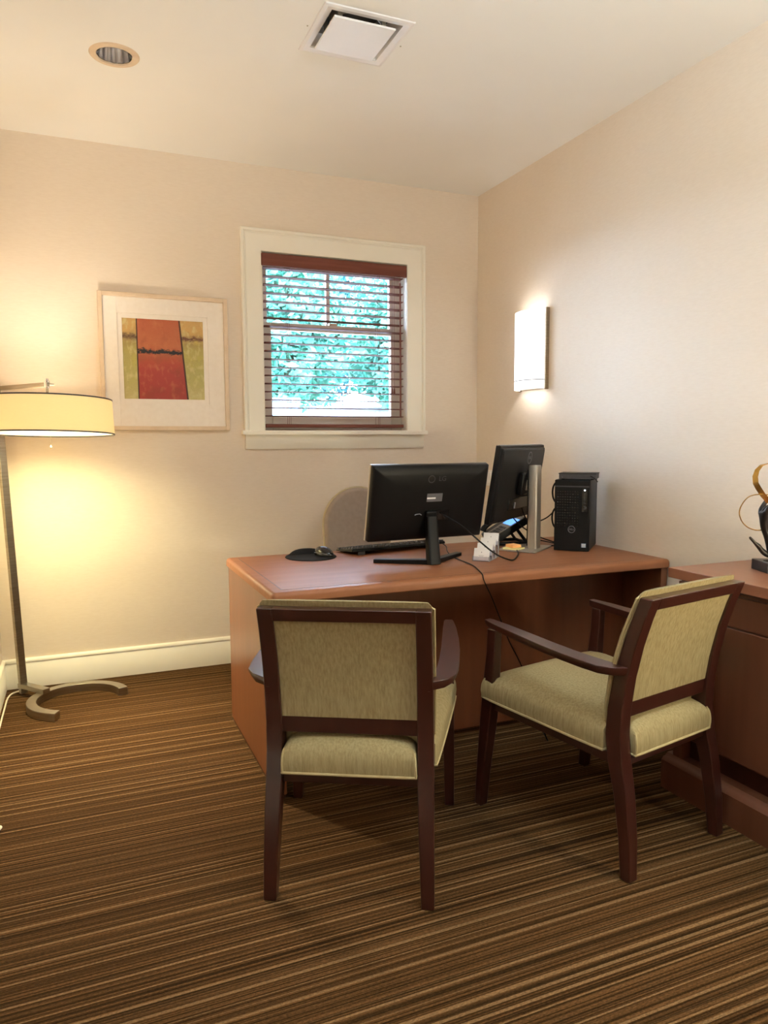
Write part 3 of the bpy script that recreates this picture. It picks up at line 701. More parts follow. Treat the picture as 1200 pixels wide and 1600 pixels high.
    r0_ = [off(v, 0.052, 0.004) for v in per]; r1 = [off(v, 0.030, 0.006) for v in per]; r2 = [off(v, 0.004, 0.003) for v in per]
    for A, B in ((per, r0_), (r0_, r1), (r1, r2)):
        for i in range(len(A)): j = (i+1) % len(A); b.f([A[i], A[j], B[j], B[i]])
    b.f(r2)
    b.obj('seat', 'fabric', t, ang=1.0)
    def edge_loop(dz):
        P = []
        for k in range(13): P.append((-0.187+2*0.187*k/12, w0-0.004, zbot(w0)+dz))
        P.append((0.189, 0.104, zbot(0.104)+dz))
        for k in range(13): w = 0.108+(w1-0.108)*k/12; P.append((seat_u(w)+0.004, w, zbot(w)+dz))
        for k in range(1, 13): P.append((seat_u(w1)-2*seat_u(w1)*k/12, w1+0.004, zbot(w1)+dz))
        for k in range(1, 13): w = w1-(w1-0.108)*k/12; P.append((-seat_u(w)-0.004, w, zbot(w)+dz))
        P.append((-0.189, 0.104, zbot(0.104)+dz))
        return P
    MB().tube(edge_loop(0.005), 0.0042, 6, closed=True).obj('seat_piping', 'piping', t)
    for s in (-1, 1):                                                                   # welts up the rear and front corners
        for w, k in ((w0, -1), (w1, 1)):
            u = s*seat_u(w)
            MB().tube([(u, w+0.003*k, zbot(w)+0.005), (u, w+0.006*k, zbot(w)+0.030), (u-s*0.001, w+0.003*k, zbot(w)+0.056), (u-s*0.006, w-0.006*k, zbot(w)+0.072)], 0.0034, 6, smooth=1).obj('seat_welt', 'piping', t)
    # seat rails
    def rail(p, q, name):
        p, q = Vector(p), Vector(q); d = (q-p); n_ = Vector((-d.y, d.x, 0)).normalized()*0.009; h = Vector((0, 0, 0.034)); b = MB()
        b.loft([[p-n_, p+n_, p+n_+h, p-n_+h], [q-n_, q+n_, q+n_+h, q-n_+h]]); b.obj(name, 'mahogany', t, 0.002)
    rail((-0.196, 0.062, 0.326), (0.196, 0.062, 0.326), 'rear_seat_rail'); rail((-0.26, 0.562, 0.362), (0.26, 0.562, 0.362), 'front_seat_rail')
    for s in (-1, 1): rail((s*0.216, 0.07, 0.327), (s*0.262, 0.56, 0.361), 'side_seat_rail')
    # arms: flat, swelling outward and then drawn in to the rear leg
    AW = [0.585, 0.570, 0.500, 0.400, 0.300, 0.220, 0.150, 0.095, 0.060, 0.030]
    AO = [0.280, 0.284, 0.294, 0.302, 0.306, 0.305, 0.303, 0.296, 0.274, 0.232]
    AI = [0.256, 0.252, 0.250, 0.250, 0.249, 0.246, 0.241, 0.234, 0.229, 0.222]
    AZ = [0.672, 0.671, 0.667, 0.660, 0.652, 0.646, 0.642, 0.639, 0.637, 0.636]
    for s in (-1, 1):
        b = MB(); R = []
        for w, o_, i_, z in zip(AW, AO, AI, AZ):
            th = 0.026; R.append([(s*i_, w, z), (s*o_, w, z), (s*o_, w, z-0.009), (s*(o_-0.010), w, z-th), (s*(i_+0.004), w, z-th)])
        b.loft(R); b.obj('armrest', 'mahogany', t, 0.003)
    return t
for (loc, a, lab) in CHAIRS: guest_chair(lab, loc, -a)

# ---------------------------------------------------------------- office chair behind the desk
def office_chair():
    cx_, cy_ = 1.447, 3.72
    t = thing('office_chair', 'taupe swivel office chair with rounded backrest behind the desk', 'chair', (cx_, cy_, 0))
    def outline(w, z0, z1, n=20):
        P = [(-w*0.94, z0), (w*0.94, z0)]; zc_ = z1-w*1.02
        for k in range(n+1):
            a = PI*k/n; P.append((w*math.cos(a), zc_+w*1.02*math.sin(a)))
        return P
    b = MB(); R = []
    for y, w, dz in ((0.094, 0.180, 0.02), (0.098, 0.192, 0.006), (0.118, 0.200, 0.0), (0.150, 0.198, 0.0), (0.162, 0.185, 0.012)):
        R.append([(p[0], y+0.05*(p[1]-0.5)*0.6, p[1]) for p in outline(w, 0.52+dz, 1.022-dz)])
    b.loft(R); b.obj('backrest', 'taupe', t, ang=1.0)
    P = [(p[0]*1.0, 0.122+0.05*(p[1]-0.5)*0.6, p[1]) for p in outline(0.201, 0.518, 1.0225)]
    MB().tube(P, 0.007, 8, closed=True).obj('lit_edge', 'cream', t)  # pale strip paints the lamplight caught by the backrest's side
    b = MB(); R = []
    for z, k in ((0.44, 0.92), (0.455, 1.0), (0.49, 1.0), (0.51, 0.94)): R.append([(p[0], p[1], z) for p in rrect(-0.24*k, 0.24*k, -0.16-0.06*k, 0.02+0.20*k-0.1, 0.07, 5)])
    b.loft(R); b.obj('seat', 'taupe', t, ang=1.0)
    b = MB(); b.tube([(0, 0.06, 0.42), (0, 0.17, 0.42), (0, 0.19, 0.50), (0, 0.18, 0.66)], 0.016, 10, smooth=2); b.obj('back_bracket', 'black', t)
    b = MB(); b.lathe([(0.035, 0.09), (0.035, 0.20), (0.024, 0.20), (0.024, 0.435), (0.09, 0.437), (0.09, 0.442)], 20, (0, 0, 0)); b.obj('column', 'black', t)
    for k in range(5):
        a = 2*PI*k/5+0.3; c_, s_ = math.cos(a), math.sin(a)
        b = MB(); b.tube([(0.03*c_, 0.03*s_, 0.115), (0.15*c_, 0.15*s_, 0.10), (0.27*c_, 0.27*s_, 0.068)], lambda f: 0.020-0.008*f, 8); lg = b.obj('base_leg', 'black', t)
        b = MB(); b.T = Matrix.Translation((0.275*c_, 0.275*s_, 0.026)) @ Matrix.Rotation(a+PI/2, 4, 'Z') @ Matrix.Rotation(PI/2, 4, 'Y'); b.lathe([(0.020, -0.02), (0.026, -0.014), (0.026, 0.014), (0.020, 0.02)], 16); b.obj('caster', 'black', lg)
    for s in (-1, 1):
        b = MB(); b.tube([(s*0.20, -0.02, 0.44), (s*0.275, -0.02, 0.46), (s*0.28, -0.02, 0.64)], 0.012, 8, smooth=1); ap = b.obj('arm_post', 'black', t)
        box('arm_pad', 'black', s*0.28-0.035, s*0.28+0.035, -0.13, 0.08, 0.64, 0.665, ap, 0.01)
office_chair()

# ---------------------------------------------------------------- monitors
def monitor_frame(x, y, z, a, tl):
    r = Vector((math.cos(a), math.sin(a), 0)); n = Vector((math.sin(a), -math.cos(a), 0)); u = Vector((0, 0, math.cos(tl))) + n*math.sin(tl); nn = r.cross(u)
    if nn.dot(n) < 0: nn = -nn
    return r, nn, u
def emblem_ring(name, m, parent, T, r, thick):
    b = MB(); b.T = T; b.lathe([(r, 0), (r, 0.0012), (r-thick, 0.0012), (r-thick, 0)], 28, closed_prof=True); return b.obj(name, m, parent)
def monitor_gaming():
    bx, by = 1.380, 2.770
    t = thing('computer_monitor', 'wide black monitor on slanted black stand with V-shaped feet, left on the desk', 'monitor', (bx, by, DZ))
    r, n, u = monitor_frame(0, 0, 0, 0.024, 0.222)
    c = Vector((1.387-bx, 2.815-by, 1.020-DZ))
    # local panel frame: x = r (image right), y = n (towards viewer, back side), z = u
    T = frame_basis(r, n, u, c)
    Wd, Hd = 0.2765, 0.165
    b = MB(); b.T = T; R = []
    for y, k, dz in ((-0.030, 1.0, 0), (-0.012, 1.0, 0), (0.002, 0.994, 0.001), (0.009, 0.96, 0.010), (0.0145, 0.82, 0.04), (0.0165, 0.6, 0.08)):
        R.append([(p[0], y, p[1]) for p in rrect(-Wd*k, Wd*k, -Hd+dz, Hd-dz, 0.006, 3)])
    b.loft(R); b.obj('back_shell', 'black', t, ang=1.0)
    b = MB(); b.T = T; b.box(-Wd+0.006, Wd-0.006, -0.032, -0.0295, -Hd+0.012, Hd-0.006); b.obj('screen', 'black_gloss', t)
    b = MB(); b.T = T; b.box(-Wd-0.0005, Wd+0.0005, -0.031, -0.022, Hd-0.003, Hd+0.0008); b.box(-Wd-0.0012, -Wd+0.001, -0.031, -0.018, -Hd, Hd); b.obj('bezel', 'silver', t)
    b = MB(); b.T = T; b.box(-0.022, 0.052, 0.014, 0.0172, 0.008, 0.044); lb = b.obj('rating_label', 'label_grey', t)
    b = MB(); b.T = T; b.box(-0.021, 0.020, 0.0172, 0.0176, 0.020, 0.027); b.obj('bar_code', 'white', lb)
    back = Matrix(((1, 0, 0, 0), (0, 0, 1, 0), (0, 1, 0, 0), (0, 0, 0, 1)))
    back = Matrix(((1, 0, 0, 0), (0, 0, 1, 0), (0, 1, 0, 0), (0, 0, 0, 1)))
    tx = T @ Matrix.Translation((0.0, 0.0155, 0.122)) @ Matrix(((1, 0, 0, 0), (0, 0, 1, 0), (0, 1, 0, 0), (0, 0, 0, 1)))
    e = emblem_ring('emblem', 'mark_dim', t, T @ Matrix.Translation((-0.012, 0.008, 0.118)) @ Matrix.Rotation(-PI/2, 4, 'X') if False else T @ Matrix.Translation((-0.008, 0.0165, 0.108)) @ Matrix(((1, 0, 0, 0), (0, 0, 1, 0), (0, -1, 0, 0), (0, 0, 0, 1))), 0.017, 0.004)
    text_mesh('lettering', 'LG', 0.030, 'mark_dim', t, T @ Matrix.Translation((0.044, 0.0168, 0.108)) @ Matrix(((1, 0, 0, 0), (0, 0, 1, 0), (0, 1, 0, 0), (0, 0, 0, 1))))
    b = MB(); b.T = T; b.tube([(-0.072, 0.0165, -0.050), (-0.064, 0.0195, -0.045), (-0.050, 0.0205, -0.044), (-0.042, 0.0205, -0.049)], 0.0022, 6); b.obj('cable_clip', 'mark_grey', t)
    b = MB(); b.T = T; b.box(0.008, 0.09, 0.014, 0.021, -0.075, -0.030); b.obj('port_bay', 'black_gloss', t)
    # slanted column
    top = T @ Vector((0.002, 0.026, -0.055)); b = MB(); R = []
    for f in (0, 0.25, 0.5, 0.75, 1.0):
        p = Vector((0.0, -0.012, 0.004)).lerp(top, f); w = 0.029-0.004*f; d = 0.022-0.004*f
        R.append([p+Vector((q[0], q[1], 0)) for q in rrect(-w, w, -d, d, 0.012, 4)])
    b.loft(R); b.obj('stand_column', 'black', t, ang=0.7)
    b = MB(); b.T = T; b.lathe([(0.03, 0), (0.03, 0.010)], 20); bb = b
    bb.bm.free()
    b = MB(); b.T = T; b.box(-0.024, 0.026, 0.012, 0.034, -0.085, -0.03); b.obj('tilt_head', 'black', t, 0.006)
    for (tx_, ty_) in ((-0.212, 0.140), (0.218, 0.165)):
        p = Vector((0.0, 0.0)); q = Vector((tx_, ty_)); d = (q-p).normalized(); m_ = Vector((-d.y, d.x))
        b = MB(); b.loft([[(p.x-m_.x*0.022, p.y-m_.y*0.022, 0), (p.x+m_.x*0.022, p.y+m_.y*0.022, 0), (p.x+m_.x*0.022, p.y+m_.y*0.022, 0.022), (p.x-m_.x*0.022, p.y-m_.y*0.022, 0.022)],
                          [(q.x-m_.x*0.015, q.y-m_.y*0.015, 0), (q.x+m_.x*0.015, q.y+m_.y*0.015, 0), (q.x+m_.x*0.015, q.y+m_.y*0.015, 0.016), (q.x-m_.x*0.015, q.y-m_.y*0.015, 0.016)]])
        b.obj('stand_foot', 'black', t, 0.003)
monitor_gaming()
def monitor_office():
    bx, by = 2.000, 2.945
    t = thing('computer_monitor', 'black monitor on tall silver column and flat plate stand, angled beside the tower computer', 'monitor', (bx, by, DZ))
    r, n, u = monitor_frame(0, 0, 0, 0.650, 0.155)
    T = frame_basis(r, n, u, Vector((1.937-bx, 2.999-by, 1.084-DZ)) + n*0.016)
    Wd, Hd = 0.305, 0.180
    b = MB(); b.T = T; R = []
    for y, k, dz in ((-0.022, 1.0, 0), (-0.004, 1.0, 0), (0.0, 0.995, 0.002), (0.0, 0.975, 0.010), (0.010, 0.96, 0.014), (0.014, 0.93, 0.02)):
        R.append([(p[0], y, p[1]) for p in rrect(-Wd*k, Wd*k, -Hd+dz, Hd-dz, 0.008, 3)])
    b.loft(R); b.obj('back_shell', 'black', t, ang=0.3)
    b = MB(); b.T = T; b.box(-Wd+0.004, Wd-0.004, -0.024, -0.0215, -Hd+0.012, Hd-0.004); b.obj('screen', 'black_gloss', t)
    b = MB(); b.T = T; b.box(-Wd, Wd, -0.0225, -0.014, Hd-0.002, Hd+0.001); b.obj('bezel', 'silver', t)
    Fl = Matrix(((1, 0, 0, 0), (0, 0, 1, 0), (0, -1, 0, 0), (0, 0, 0, 1)))
    e = emblem_ring('emblem', 'mark_grey', t, T @ Matrix.Translation((0.07, 0.0135, 0.120)) @ Fl, 0.030, 0.004)
    text_mesh('lettering', 'DELL', 0.018, 'mark_grey', e, T @ Matrix.Translation((0.07, 0.0145, 0.120)) @ Matrix(((1, 0, 0, 0), (0, 0, 1, 0), (0, 1, 0, 0), (0, 0, 0, 1))))
    b = MB(); b.T = T; b.box(-0.13, 0.15, 0.012, 0.018, -0.125, -0.070); b.obj('port_bay', 'black_gloss', t, 0.004)
    b = MB(); b.T = T; b.box(-0.060, -0.050, 0.018, 0.022, -0.118, -0.090); b.obj('port_label', 'mark_grey', t)
    b = MB(); b.T = T; b.box(-0.045, 0.060, 0.012, 0.040, -0.055, 0.055); b.obj('mount_block', 'black', t, 0.008)
    # column
    nf = Vector((n.x, n.y, 0)).normalized(); cdir = math.atan2(r.y, r.x)
    C = Matrix.Translation((0.010, 0.004, 0)) @ Matrix.Rotation(cdir, 4, 'Z')       # x = r, -y = towards the viewer side
    b = MB(); b.T = C; R = []
    for z in (0.006, 0.20, 0.395, 0.405):
        k = 1.0 if z < 0.4 else 0.92
        y0_ = -0.028; y1_ = 0.018
        R.append([(q[0], q[1], z) for q in rrect(-0.036*k, 0.036*k, y0_*k, y1_*k, 0.010, 3)])
    b.loft(R); b.obj('stand_column', 'silver', t, ang=0.7)
    b = MB(); b.T = C; b.box(-0.028, 0.028, 0.0182, 0.0225, 0.02, 0.385); b.obj('column_slide', 'black', t)
    b = MB(); b.T = C; b.box(0.0362, 0.0400, -0.018, 0.012, 0.006, 0.393); b.obj('column_side', 'dark_grey', t)
    b = MB(); b.T = C; b.box(-0.025, 0.025, 0.015, 0.060, 0.285, 0.335); b.obj('mount_arm', 'silver', t, 0.004)
    b = MB(); b.T = C; b.box(-0.125, 0.120, -0.055, 0.135, 0.0, 0.008); b.obj('base_plate', 'silver', t, 0.003)
monitor_office()

# ---------------------------------------------------------------- keyboard, mouse pad, mouse
def keyboard():
    a = math.radians(9.0)
    t = thing('keyboard', 'black keyboard lying on the desk between the mouse pad and the monitor', 'keyboard', (1.392, 3.235, DZ), a)
    b = MB(); b.loft([[(-0.265, -0.080, 0.016), (0.265, -0.080, 0.016), (0.265, 0.080, 0.004), (-0.265, 0.080, 0.004)], [(-0.262, -0.078, 0.030), (0.262, -0.078, 0.030), (0.262, 0.078, 0.014), (-0.262, 0.078, 0.014)]])
    b.obj('case', 'black', t, 0.003)
    b = MB()
    for rr in range(6):
        y = -0.062+rr*0.0235; z = 0.0285-0.016*(y+0.078)/0.156; nk = 18 if rr < 5 else 11
        for k in range(nk):
            x = -0.248+k*0.496/(nk-1)*1.0; w = 0.0115 if nk == 18 else 0.019
            b.loft([[(x-w, y-0.0095, z), (x+w, y-0.0095, z), (x+w, y+0.0095, z-0.002), (x-w, y+0.0095, z-0.002)], [(x-w+0.002, y-0.0075, z+0.009), (x+w-0.002, y-0.0075, z+0.009), (x+w-0.002, y+0.0075, z+0.007), (x-w+0.002, y+0.0075, z+0.007)]])
    b.obj('keys', 'dark_grey', t, smooth=False)['kind'] = 'stuff'
    for x in (-0.21, 0.21): box('foot', 'dark_grey', x-0.018, x+0.018, -0.074, -0.066, 0.0, 0.018, t, 0.001)
keyboard()
def mouse_pad():
    t = thing('mouse_pad', 'round black mouse pad with padded wrist rest on the left of the desk', 'mouse pad', (0.962, 3.165, DZ))
    n = 40; ol = []
    for k in range(n):
        a = 2*PI*k/n; ol.append((0.116*math.cos(a), 0.122*math.sin(a)))
    MB().loft([[(p[0]*0.98, p[1]*0.98, 0) for p in ol], [(p[0], p[1], 0.002) for p in ol], [(p[0]*0.98, p[1]*0.98, 0.005) for p in ol]]).obj('pad', 'black_soft', t)
    b = MB(); R = []
    for k in range(13):
        f = -1+2*k/12; e = max(0.05, (1-abs(f)**3)); cx_, cy_ = f*0.088, 0.092-0.028*f*f
        R.append([(cx_, cy_+0.030*e*math.cos(2*PI*q/12), 0.004+0.024*e*max(0.0, math.sin(2*PI*q/12))) for q in range(12)])
    b.loft(R); b.obj('wrist_rest', 'black_soft', t, ang=1.2)
mouse_pad()
def mouse():
    t = thing('computer_mouse', 'black computer mouse with silver edge resting on the round mouse pad', 'mouse', (1.020, 3.150, DZ+0.005), math.radians(-68))
    b = MB(); R = []
    for k in range(11):
        f = -1+2*k/10; w = 0.031*max(0.12, (1-abs(f)**2.6))**0.5; hgt = 0.012+0.025*max(0.0, 1-((f+0.15)/1.15)**2)
        R.append([(f*0.054, w*math.cos(PI*q/10), 0.006+hgt*math.sin(PI*q/10)**0.8) for q in range(11)]+[(f*0.054, -w, 0.002), (f*0.054, w, 0.002)])
    b.loft(R); b.obj('body', 'black_gloss', t, ang=1.2)
    b = MB()
    for s in (-1, 1):
        P = []
        for k in range(9):
            f = -0.9+1.8*k/8; w = 0.031*max(0.12, (1-abs(f)**2.6))**0.5; P.append((f*0.054, s*(w+0.0005), 0.011+0.005*(1-f*f)))
        b.tube(P, 0.0016, 6)
    b.obj('side_trim', 'mark_grey', t)
    b = MB(); b.T = Matrix.Translation((0.026, 0, 0.031)) @ Matrix.Rotation(PI/2, 4, 'X'); b.lathe([(0.007, -0.003), (0.008, 0), (0.007, 0.003)], 14); b.obj('scroll_wheel', 'dark_grey', t)
mouse()

# ---------------------------------------------------------------- tower computer and the thin box on it
TA = math.atan2(-0.117, 0.114)                 # direction of the tower's front face
TD = Vector((math.cos(TA), math.sin(TA)))      # along the face, image right
TB = Vector((-TD.y, TD.x))                     # into the depth
def tower():
    t = thing('tower_computer', 'black tower computer standing on the right end of the desk by the wall', 'computer', (2.0825+TD.x*0.0815, 2.8825+TD.y*0.0815, DZ), TA)
    w, d, h = 0.0815, 0.262, 0.338
    box('case', 'black', -w, w, 0.012, d, 0.004, h, t, 0.003)
    b = MB(); b.box(-w, w, 0.0, 0.013, 0.002, h-0.001); fp = b.obj('front_panel', 'black', t, 0.003)
    box('upper_strip', 'dark_grey', -w+0.004, w-0.004, -0.001, 0.002, h-0.034, h-0.028, fp)
    box('port_strip', 'black_gloss', 0.045, 0.070, -0.0012, 0.002, h-0.150, h-0.040, fp, 0.0005)
    b = MB(); b.T = Matrix.Translation((0.058, -0.001, h-0.048)) @ Matrix.Rotation(PI/2, 4, 'X'); b.lathe([(0.0035, 0), (0.0035, 0.0015)], 14); b.obj('power_light', 'led', fp)
    for k in range(4): box('port', 'dark_grey', 0.053, 0.062, -0.0018, 0.0, h-0.096-0.014*k, h-0.091-0.014*k, fp)
    b = MB()
    for i in range(9):
        for j in range(14):
            x = -0.066+i*0.0115; z = 0.120+j*0.0125
            b.box(x-0.0028, x+0.0028, -0.0008, 0.002, z-0.0022, z+0.0022)
    b.obj('vent_dots', 'black_gloss', fp, smooth=False)['kind'] = 'stuff'
    e = emblem_ring('emblem', 'mark_grey', fp, Matrix.Translation((0.0, -0.0002, 0.104)) @ Matrix.Rotation(PI/2, 4, 'X'), 0.0168, 0.0022)
    text_mesh('lettering', 'DELL', 0.0115, 'mark_grey', fp, Matrix.Translation((0.0, -0.0010, 0.104)) @ Matrix.Rotation(PI/2, 4, 'X'))
    s = box('sticker', 'screen_blue_dull' if False else 'blue_grey', 0.046, 0.068, -0.0010, 0.001, 0.020, 0.040, fp)
    for k in range(3): box('sticker_print', 'white', 0.048, 0.066, -0.0013, 0.0, 0.0225+0.006*k, 0.0255+0.006*k, fp)
    for x in (-0.06, 0.06):
        for y in (0.02, 0.24): box('rubber_foot', 'black_soft', x-0.008, x+0.008, y-0.008, y+0.008, 0.0, 0.006, t)
tower()
def slim_box():
    o0 = Vector((2.0825, 2.8825))+TD*0.104+TB*0.060
    t = thing('slim_drive', 'thin black electronic box lying on top of the tower computer', 'drive', (o0.x, o0.y, DZ+0.338), TA)
    box('case', 'dark_grey', -0.088, 0.080, -0.045, 0.085, 0.003, 0.030, t, 0.002)
    box('lid', 'black', -0.090, 0.082, -0.047, 0.087, 0.027, 0.031, t, 0.001)
    for x in (-0.07, 0.065):
        for y in (-0.03, 0.07): box('rubber_foot', 'black_soft', x-0.006, x+0.006, y-0.006, y+0.006, 0.0, 0.004, t)
    MB().tube([(0.056, -0.046, 0.018), (0.060, -0.058, 0.018), (0.078, -0.062, 0.010), (0.092, -0.058, -0.008)], 0.0022, 6, smooth=2).obj('power_lead', 'black', t)
    b = MB(); b.T = Matrix.Translation((-0.072, -0.046, 0.012)) @ Matrix.Rotation(PI/2, 4, 'X'); b.lathe([(0.0018, 0), (0.0018, 0.001)], 10); b.obj('indicator', 'mark_grey', t)
slim_box()

# ---------------------------------------------------------------- desk phone
def phone():
    t = thing('desk_phone', 'black desk phone tilted up on its stand with blue lit display behind the silver column', 'phone', (2.000, 3.180, DZ), math.radians(-11))
    sl = math.radians(30); T = Matrix.Translation((-0.085, 0.0, 0.012)) @ Matrix.Rotation(-sl, 4, 'Y')     # local x climbs, local z = face normal
    b = MB(); b.T = T; b.loft([[(p[0], p[1], z) for p in rrect(x0, x1, -0.092, 0.092, 0.012, 3)] for z, x0, x1 in ((0.0, 0.004, 0.200), (0.006, 0.0, 0.205), (0.030, 0.0, 0.205), (0.034, 0.004, 0.201))]); b.obj('body', 'black', t, ang=0.6)
    b = MB(); b.T = T; b.box(0.012, 0.195, -0.086, 0.040, 0.034, 0.0355); f = b.obj('face_plate', 'phone_grey', t)
    b = MB(); b.T = T; b.box(0.115, 0.170, -0.080, 0.030, 0.0355, 0.0370); b.obj('display', 'screen_blue', t)
    for i in range(4):
        for j in range(3):
            b = MB(); b.T = T; b.box(0.022+i*0.019, 0.035+i*0.019, -0.070+j*0.028, -0.048+j*0.028, 0.0355, 0.0385); b.obj('key', 'dark_grey', t)
    b = MB(); b.T = T
    b.tube([(0.010, 0.066, 0.046), (0.030, 0.066, 0.060), (0.10, 0.066, 0.066), (0.17, 0.066, 0.060), (0.195, 0.066, 0.046)], lambda q: 0.019-0.006*math.sin(PI*q), 12, smooth=1)
    b.obj('handset', 'black', t, ang=1.0)
    b = MB(); b.tube([(0.035, -0.075, 0.076), (0.085, -0.078, 0.010), (0.085, 0.078, 0.010), (0.035, 0.075, 0.076)], 0.008, 8); b.tube([(-0.080, -0.075, 0.010), (0.085, -0.078, 0.009)], 0.008, 8); b.tube([(-0.080, 0.075, 0.010), (0.085, 0.078, 0.009)], 0.008, 8)
    b.obj('stand', 'black', t)
phone()

# ---------------------------------------------------------------- card holder with cards, notes
CD = Vector((0.682, -0.731)); CB = Vector((0.731, 0.682)); C0 = Vector((1.602, 2.744))
CA = math.atan2(CD.y, CD.x)
def card_tiers():
    t = thing('card_holder', 'clear acrylic stepped business card holder on the desk', 'card holder', (C0.x, C0.y, DZ), CA)
    # local x along the front edge, local y to the back
    SP, ST, HW = 0.048, 0.017, 0.037
    b = MB(); b.box(-HW, HW, -0.004, 4*SP-0.012, 0.0, 0.003); b.obj('base', 'acrylic', t, smooth=False)
    for k in range(4):
        y, z = 0.002+k*SP, 0.003+k*ST
        b = MB(); b.box(-HW, HW, y-0.003, y-0.001, 0.003, z+0.018)
        b.loft([[(-HW, y+0.012, 0.003), (HW, y+0.012, 0.003), (HW, y+0.014, 0.003), (-HW, y+0.014, 0.003)], [(-HW, y+0.026, z+0.044), (HW, y+0.026, z+0.044), (HW, y+0.028, z+0.044), (-HW, y+0.028, z+0.044)]])
        b.box(-HW, HW, y-0.001, y+0.012, z-0.002, z)
        for s_ in (-1, 1): b.box(s_*HW-0.001, s_*HW+0.001, y-0.003, y+0.014, 0.003, z+0.018)
        b.obj('card_pocket', 'acrylic', t, smooth=False)
    for k, lab in enumerate(('white business cards in the lowest tier of the acrylic holder', 'white business cards in the second tier from below of the acrylic holder', 'white business cards in the third tier from below of the acrylic holder', 'white business cards in the topmost tier of the acrylic holder')):
        y, z = 0.002+k*SP, 0.003+k*ST
        p = C0 + CB*(y+0.001)
        c = thing('business_cards', lab, 'cards', (p.x, p.y, DZ+z+0.001), CA, 'stacks of business cards')
        T = Matrix.Rotation(math.radians(-17), 4, 'X')
        b = MB(); b.T = T
        for q in range(3): b.box(-0.0345, 0.0345, q*0.0024, q*0.0024+0.0021, 0, 0.054-q*0.0006)
        b.obj('card_stack', 'white', c, smooth=False)
        b = MB(); b.T = T
        b.box(-0.002, 0.002, -0.0003, 0.0, 0.034, 0.0352); b.box(-0.001, 0.001, -0.0003, 0.0, 0.0352, 0.039); b.box(-0.012, 0.012, -0.0003, 0.0, 0.022, 0.0228); b.box(-0.009, 0.009, -0.0003, 0.0, 0.018, 0.0187)
        b.obj('card_print', 'print_grey', c, smooth=False)
card_tiers()
def pad(name, lab, m, loc, rz, hw, th):
    t = thing(name, lab, 'note pad', loc, rz, 'sticky note pads')
    b = MB(); b.box(-hw, hw, -hw, hw, 0, th-0.001); b.obj('sheets', m, t, smooth=False)
    b = MB(); b.loft([[(-hw, -hw, th-0.001), (hw, -hw, th-0.001), (hw, hw, th-0.001), (-hw, hw, th-0.001)], [(-hw, -hw, th), (hw, -hw, th), (hw, hw, th+0.001), (-hw, hw, th+0.001)]]); b.obj('top_sheet', m, t, smooth=False)
pad('sticky_notes', 'pale yellow sticky note pad lying on the silver stand plate', 'yellow_note', (1.908, 2.958, DZ+0.008), 0.5, 0.038, 0.006)
pad('sticky_notes', 'orange sticky note pad lying on the yellow pad', 'orange_note', (1.912, 2.968, DZ+0.0155), 0.15, 0.026, 0.012)

# ---------------------------------------------------------------- cables
def cable(name, lab, pts, r=0.0032, sm=3):
    b = MB(); b.tube(pts, r, 8, smooth=sm); return tag(b.obj(name, 'black'), lab, 'cable', 'black computer cables')
z_ = DZ+0.004
cable('video_cable', 'black cable drooping from the left monitor across the desk to the card holder', [(1.445, 2.790, 0.965), (1.50, 2.735, 0.925), (1.560, 2.690, 0.860), (1.625, 2.660, 0.800), (1.690, 2.660, z_+0.010), (1.735, 2.690, z_), (1.800, 2.765, z_), (1.870, 2.855, z_), (1.93, 2.99, 0.772), (2.0, 3.06, 0.772)], 0.0036)
cable('keyboard_cable', 'thin black cable running from the keyboard over the desk front edge towards the floor', [(1.640, 3.21, 0.785), (1.650, 3.150, 0.768), (1.600, 3.06, z_-0.001), (1.545, 2.90, z_-0.001), (1.530, 2.80, z_-0.001), (1.520, 2.66, z_-0.001), (1.468, 2.52, z_-0.001), (1.448, 2.462, z_-0.002), (1.443, 2.450, 0.745), (1.458, 2.450, 0.715), (1.478, 2.451, 0.680), (1.502, 2.451, 0.625), (1.526, 2.451, 0.571), (1.569, 2.454, 0.476), (1.625, 2.456, 0.385), (1.70, 2.46, 0.22), (1.76, 2.47, 0.05), (1.80, 2.50, 0.006), (1.84, 2.60, 0.006)], 0.0024, 2)
cable('power_cable', 'black cable hanging from the right monitor behind its silver column to the tower', [(1.955, 2.965, 0.960), (1.985, 2.985, 0.915), (2.03, 3.02, 0.885), (2.10, 3.03, 0.880), (2.16, 3.02, 0.91), (2.185, 3.0, 0.96), (2.195, 2.995, 1.0)], 0.0032)
cable('display_cable', 'black cable crossing the phone display under the right monitor', [(1.890, 2.965, 0.945), (1.925, 3.0, 0.915), (1.985, 3.04, 0.875), (2.06, 3.08, 0.835), (2.16, 3.12, 0.79), (2.24, 3.10, z_)], 0.0032)
for i, (dx, hh, lab) in enumerate(((0.0, 0.115, 'upper black cable loop bulging out behind the tower'), (0.0, -0.01, 'lower black cable loop bulging out behind the tower'))):
    p = Vector((2.0825, 2.8825))+TB*0.10; q = p-TD*0.030
    cable('rear_cable', lab, [(p.x, p.y, 1.02+hh-0.05), (q.x+0.01, q.y, 1.005+hh-0.05), (q.x, q.y, 0.965+hh-0.05), (q.x+0.01, q.y, 0.925+hh-0.05), (p.x, p.y, 0.905+hh-0.05)], 0.0045)
p = Vector((2.0825, 2.8825))+TB*0.16
cable('desk_cable', 'pair of black cables curving over the desk between silver column and tower', [(2.05, 3.02, z_), (2.07, 3.06, z_+0.015), (2.12, 3.07, z_+0.022), (2.17, 3.03, z_+0.01), (p.x+0.02, p.y, z_), (2.14, 2.99, z_), (2.06, 3.0, z_)], 0.0032)

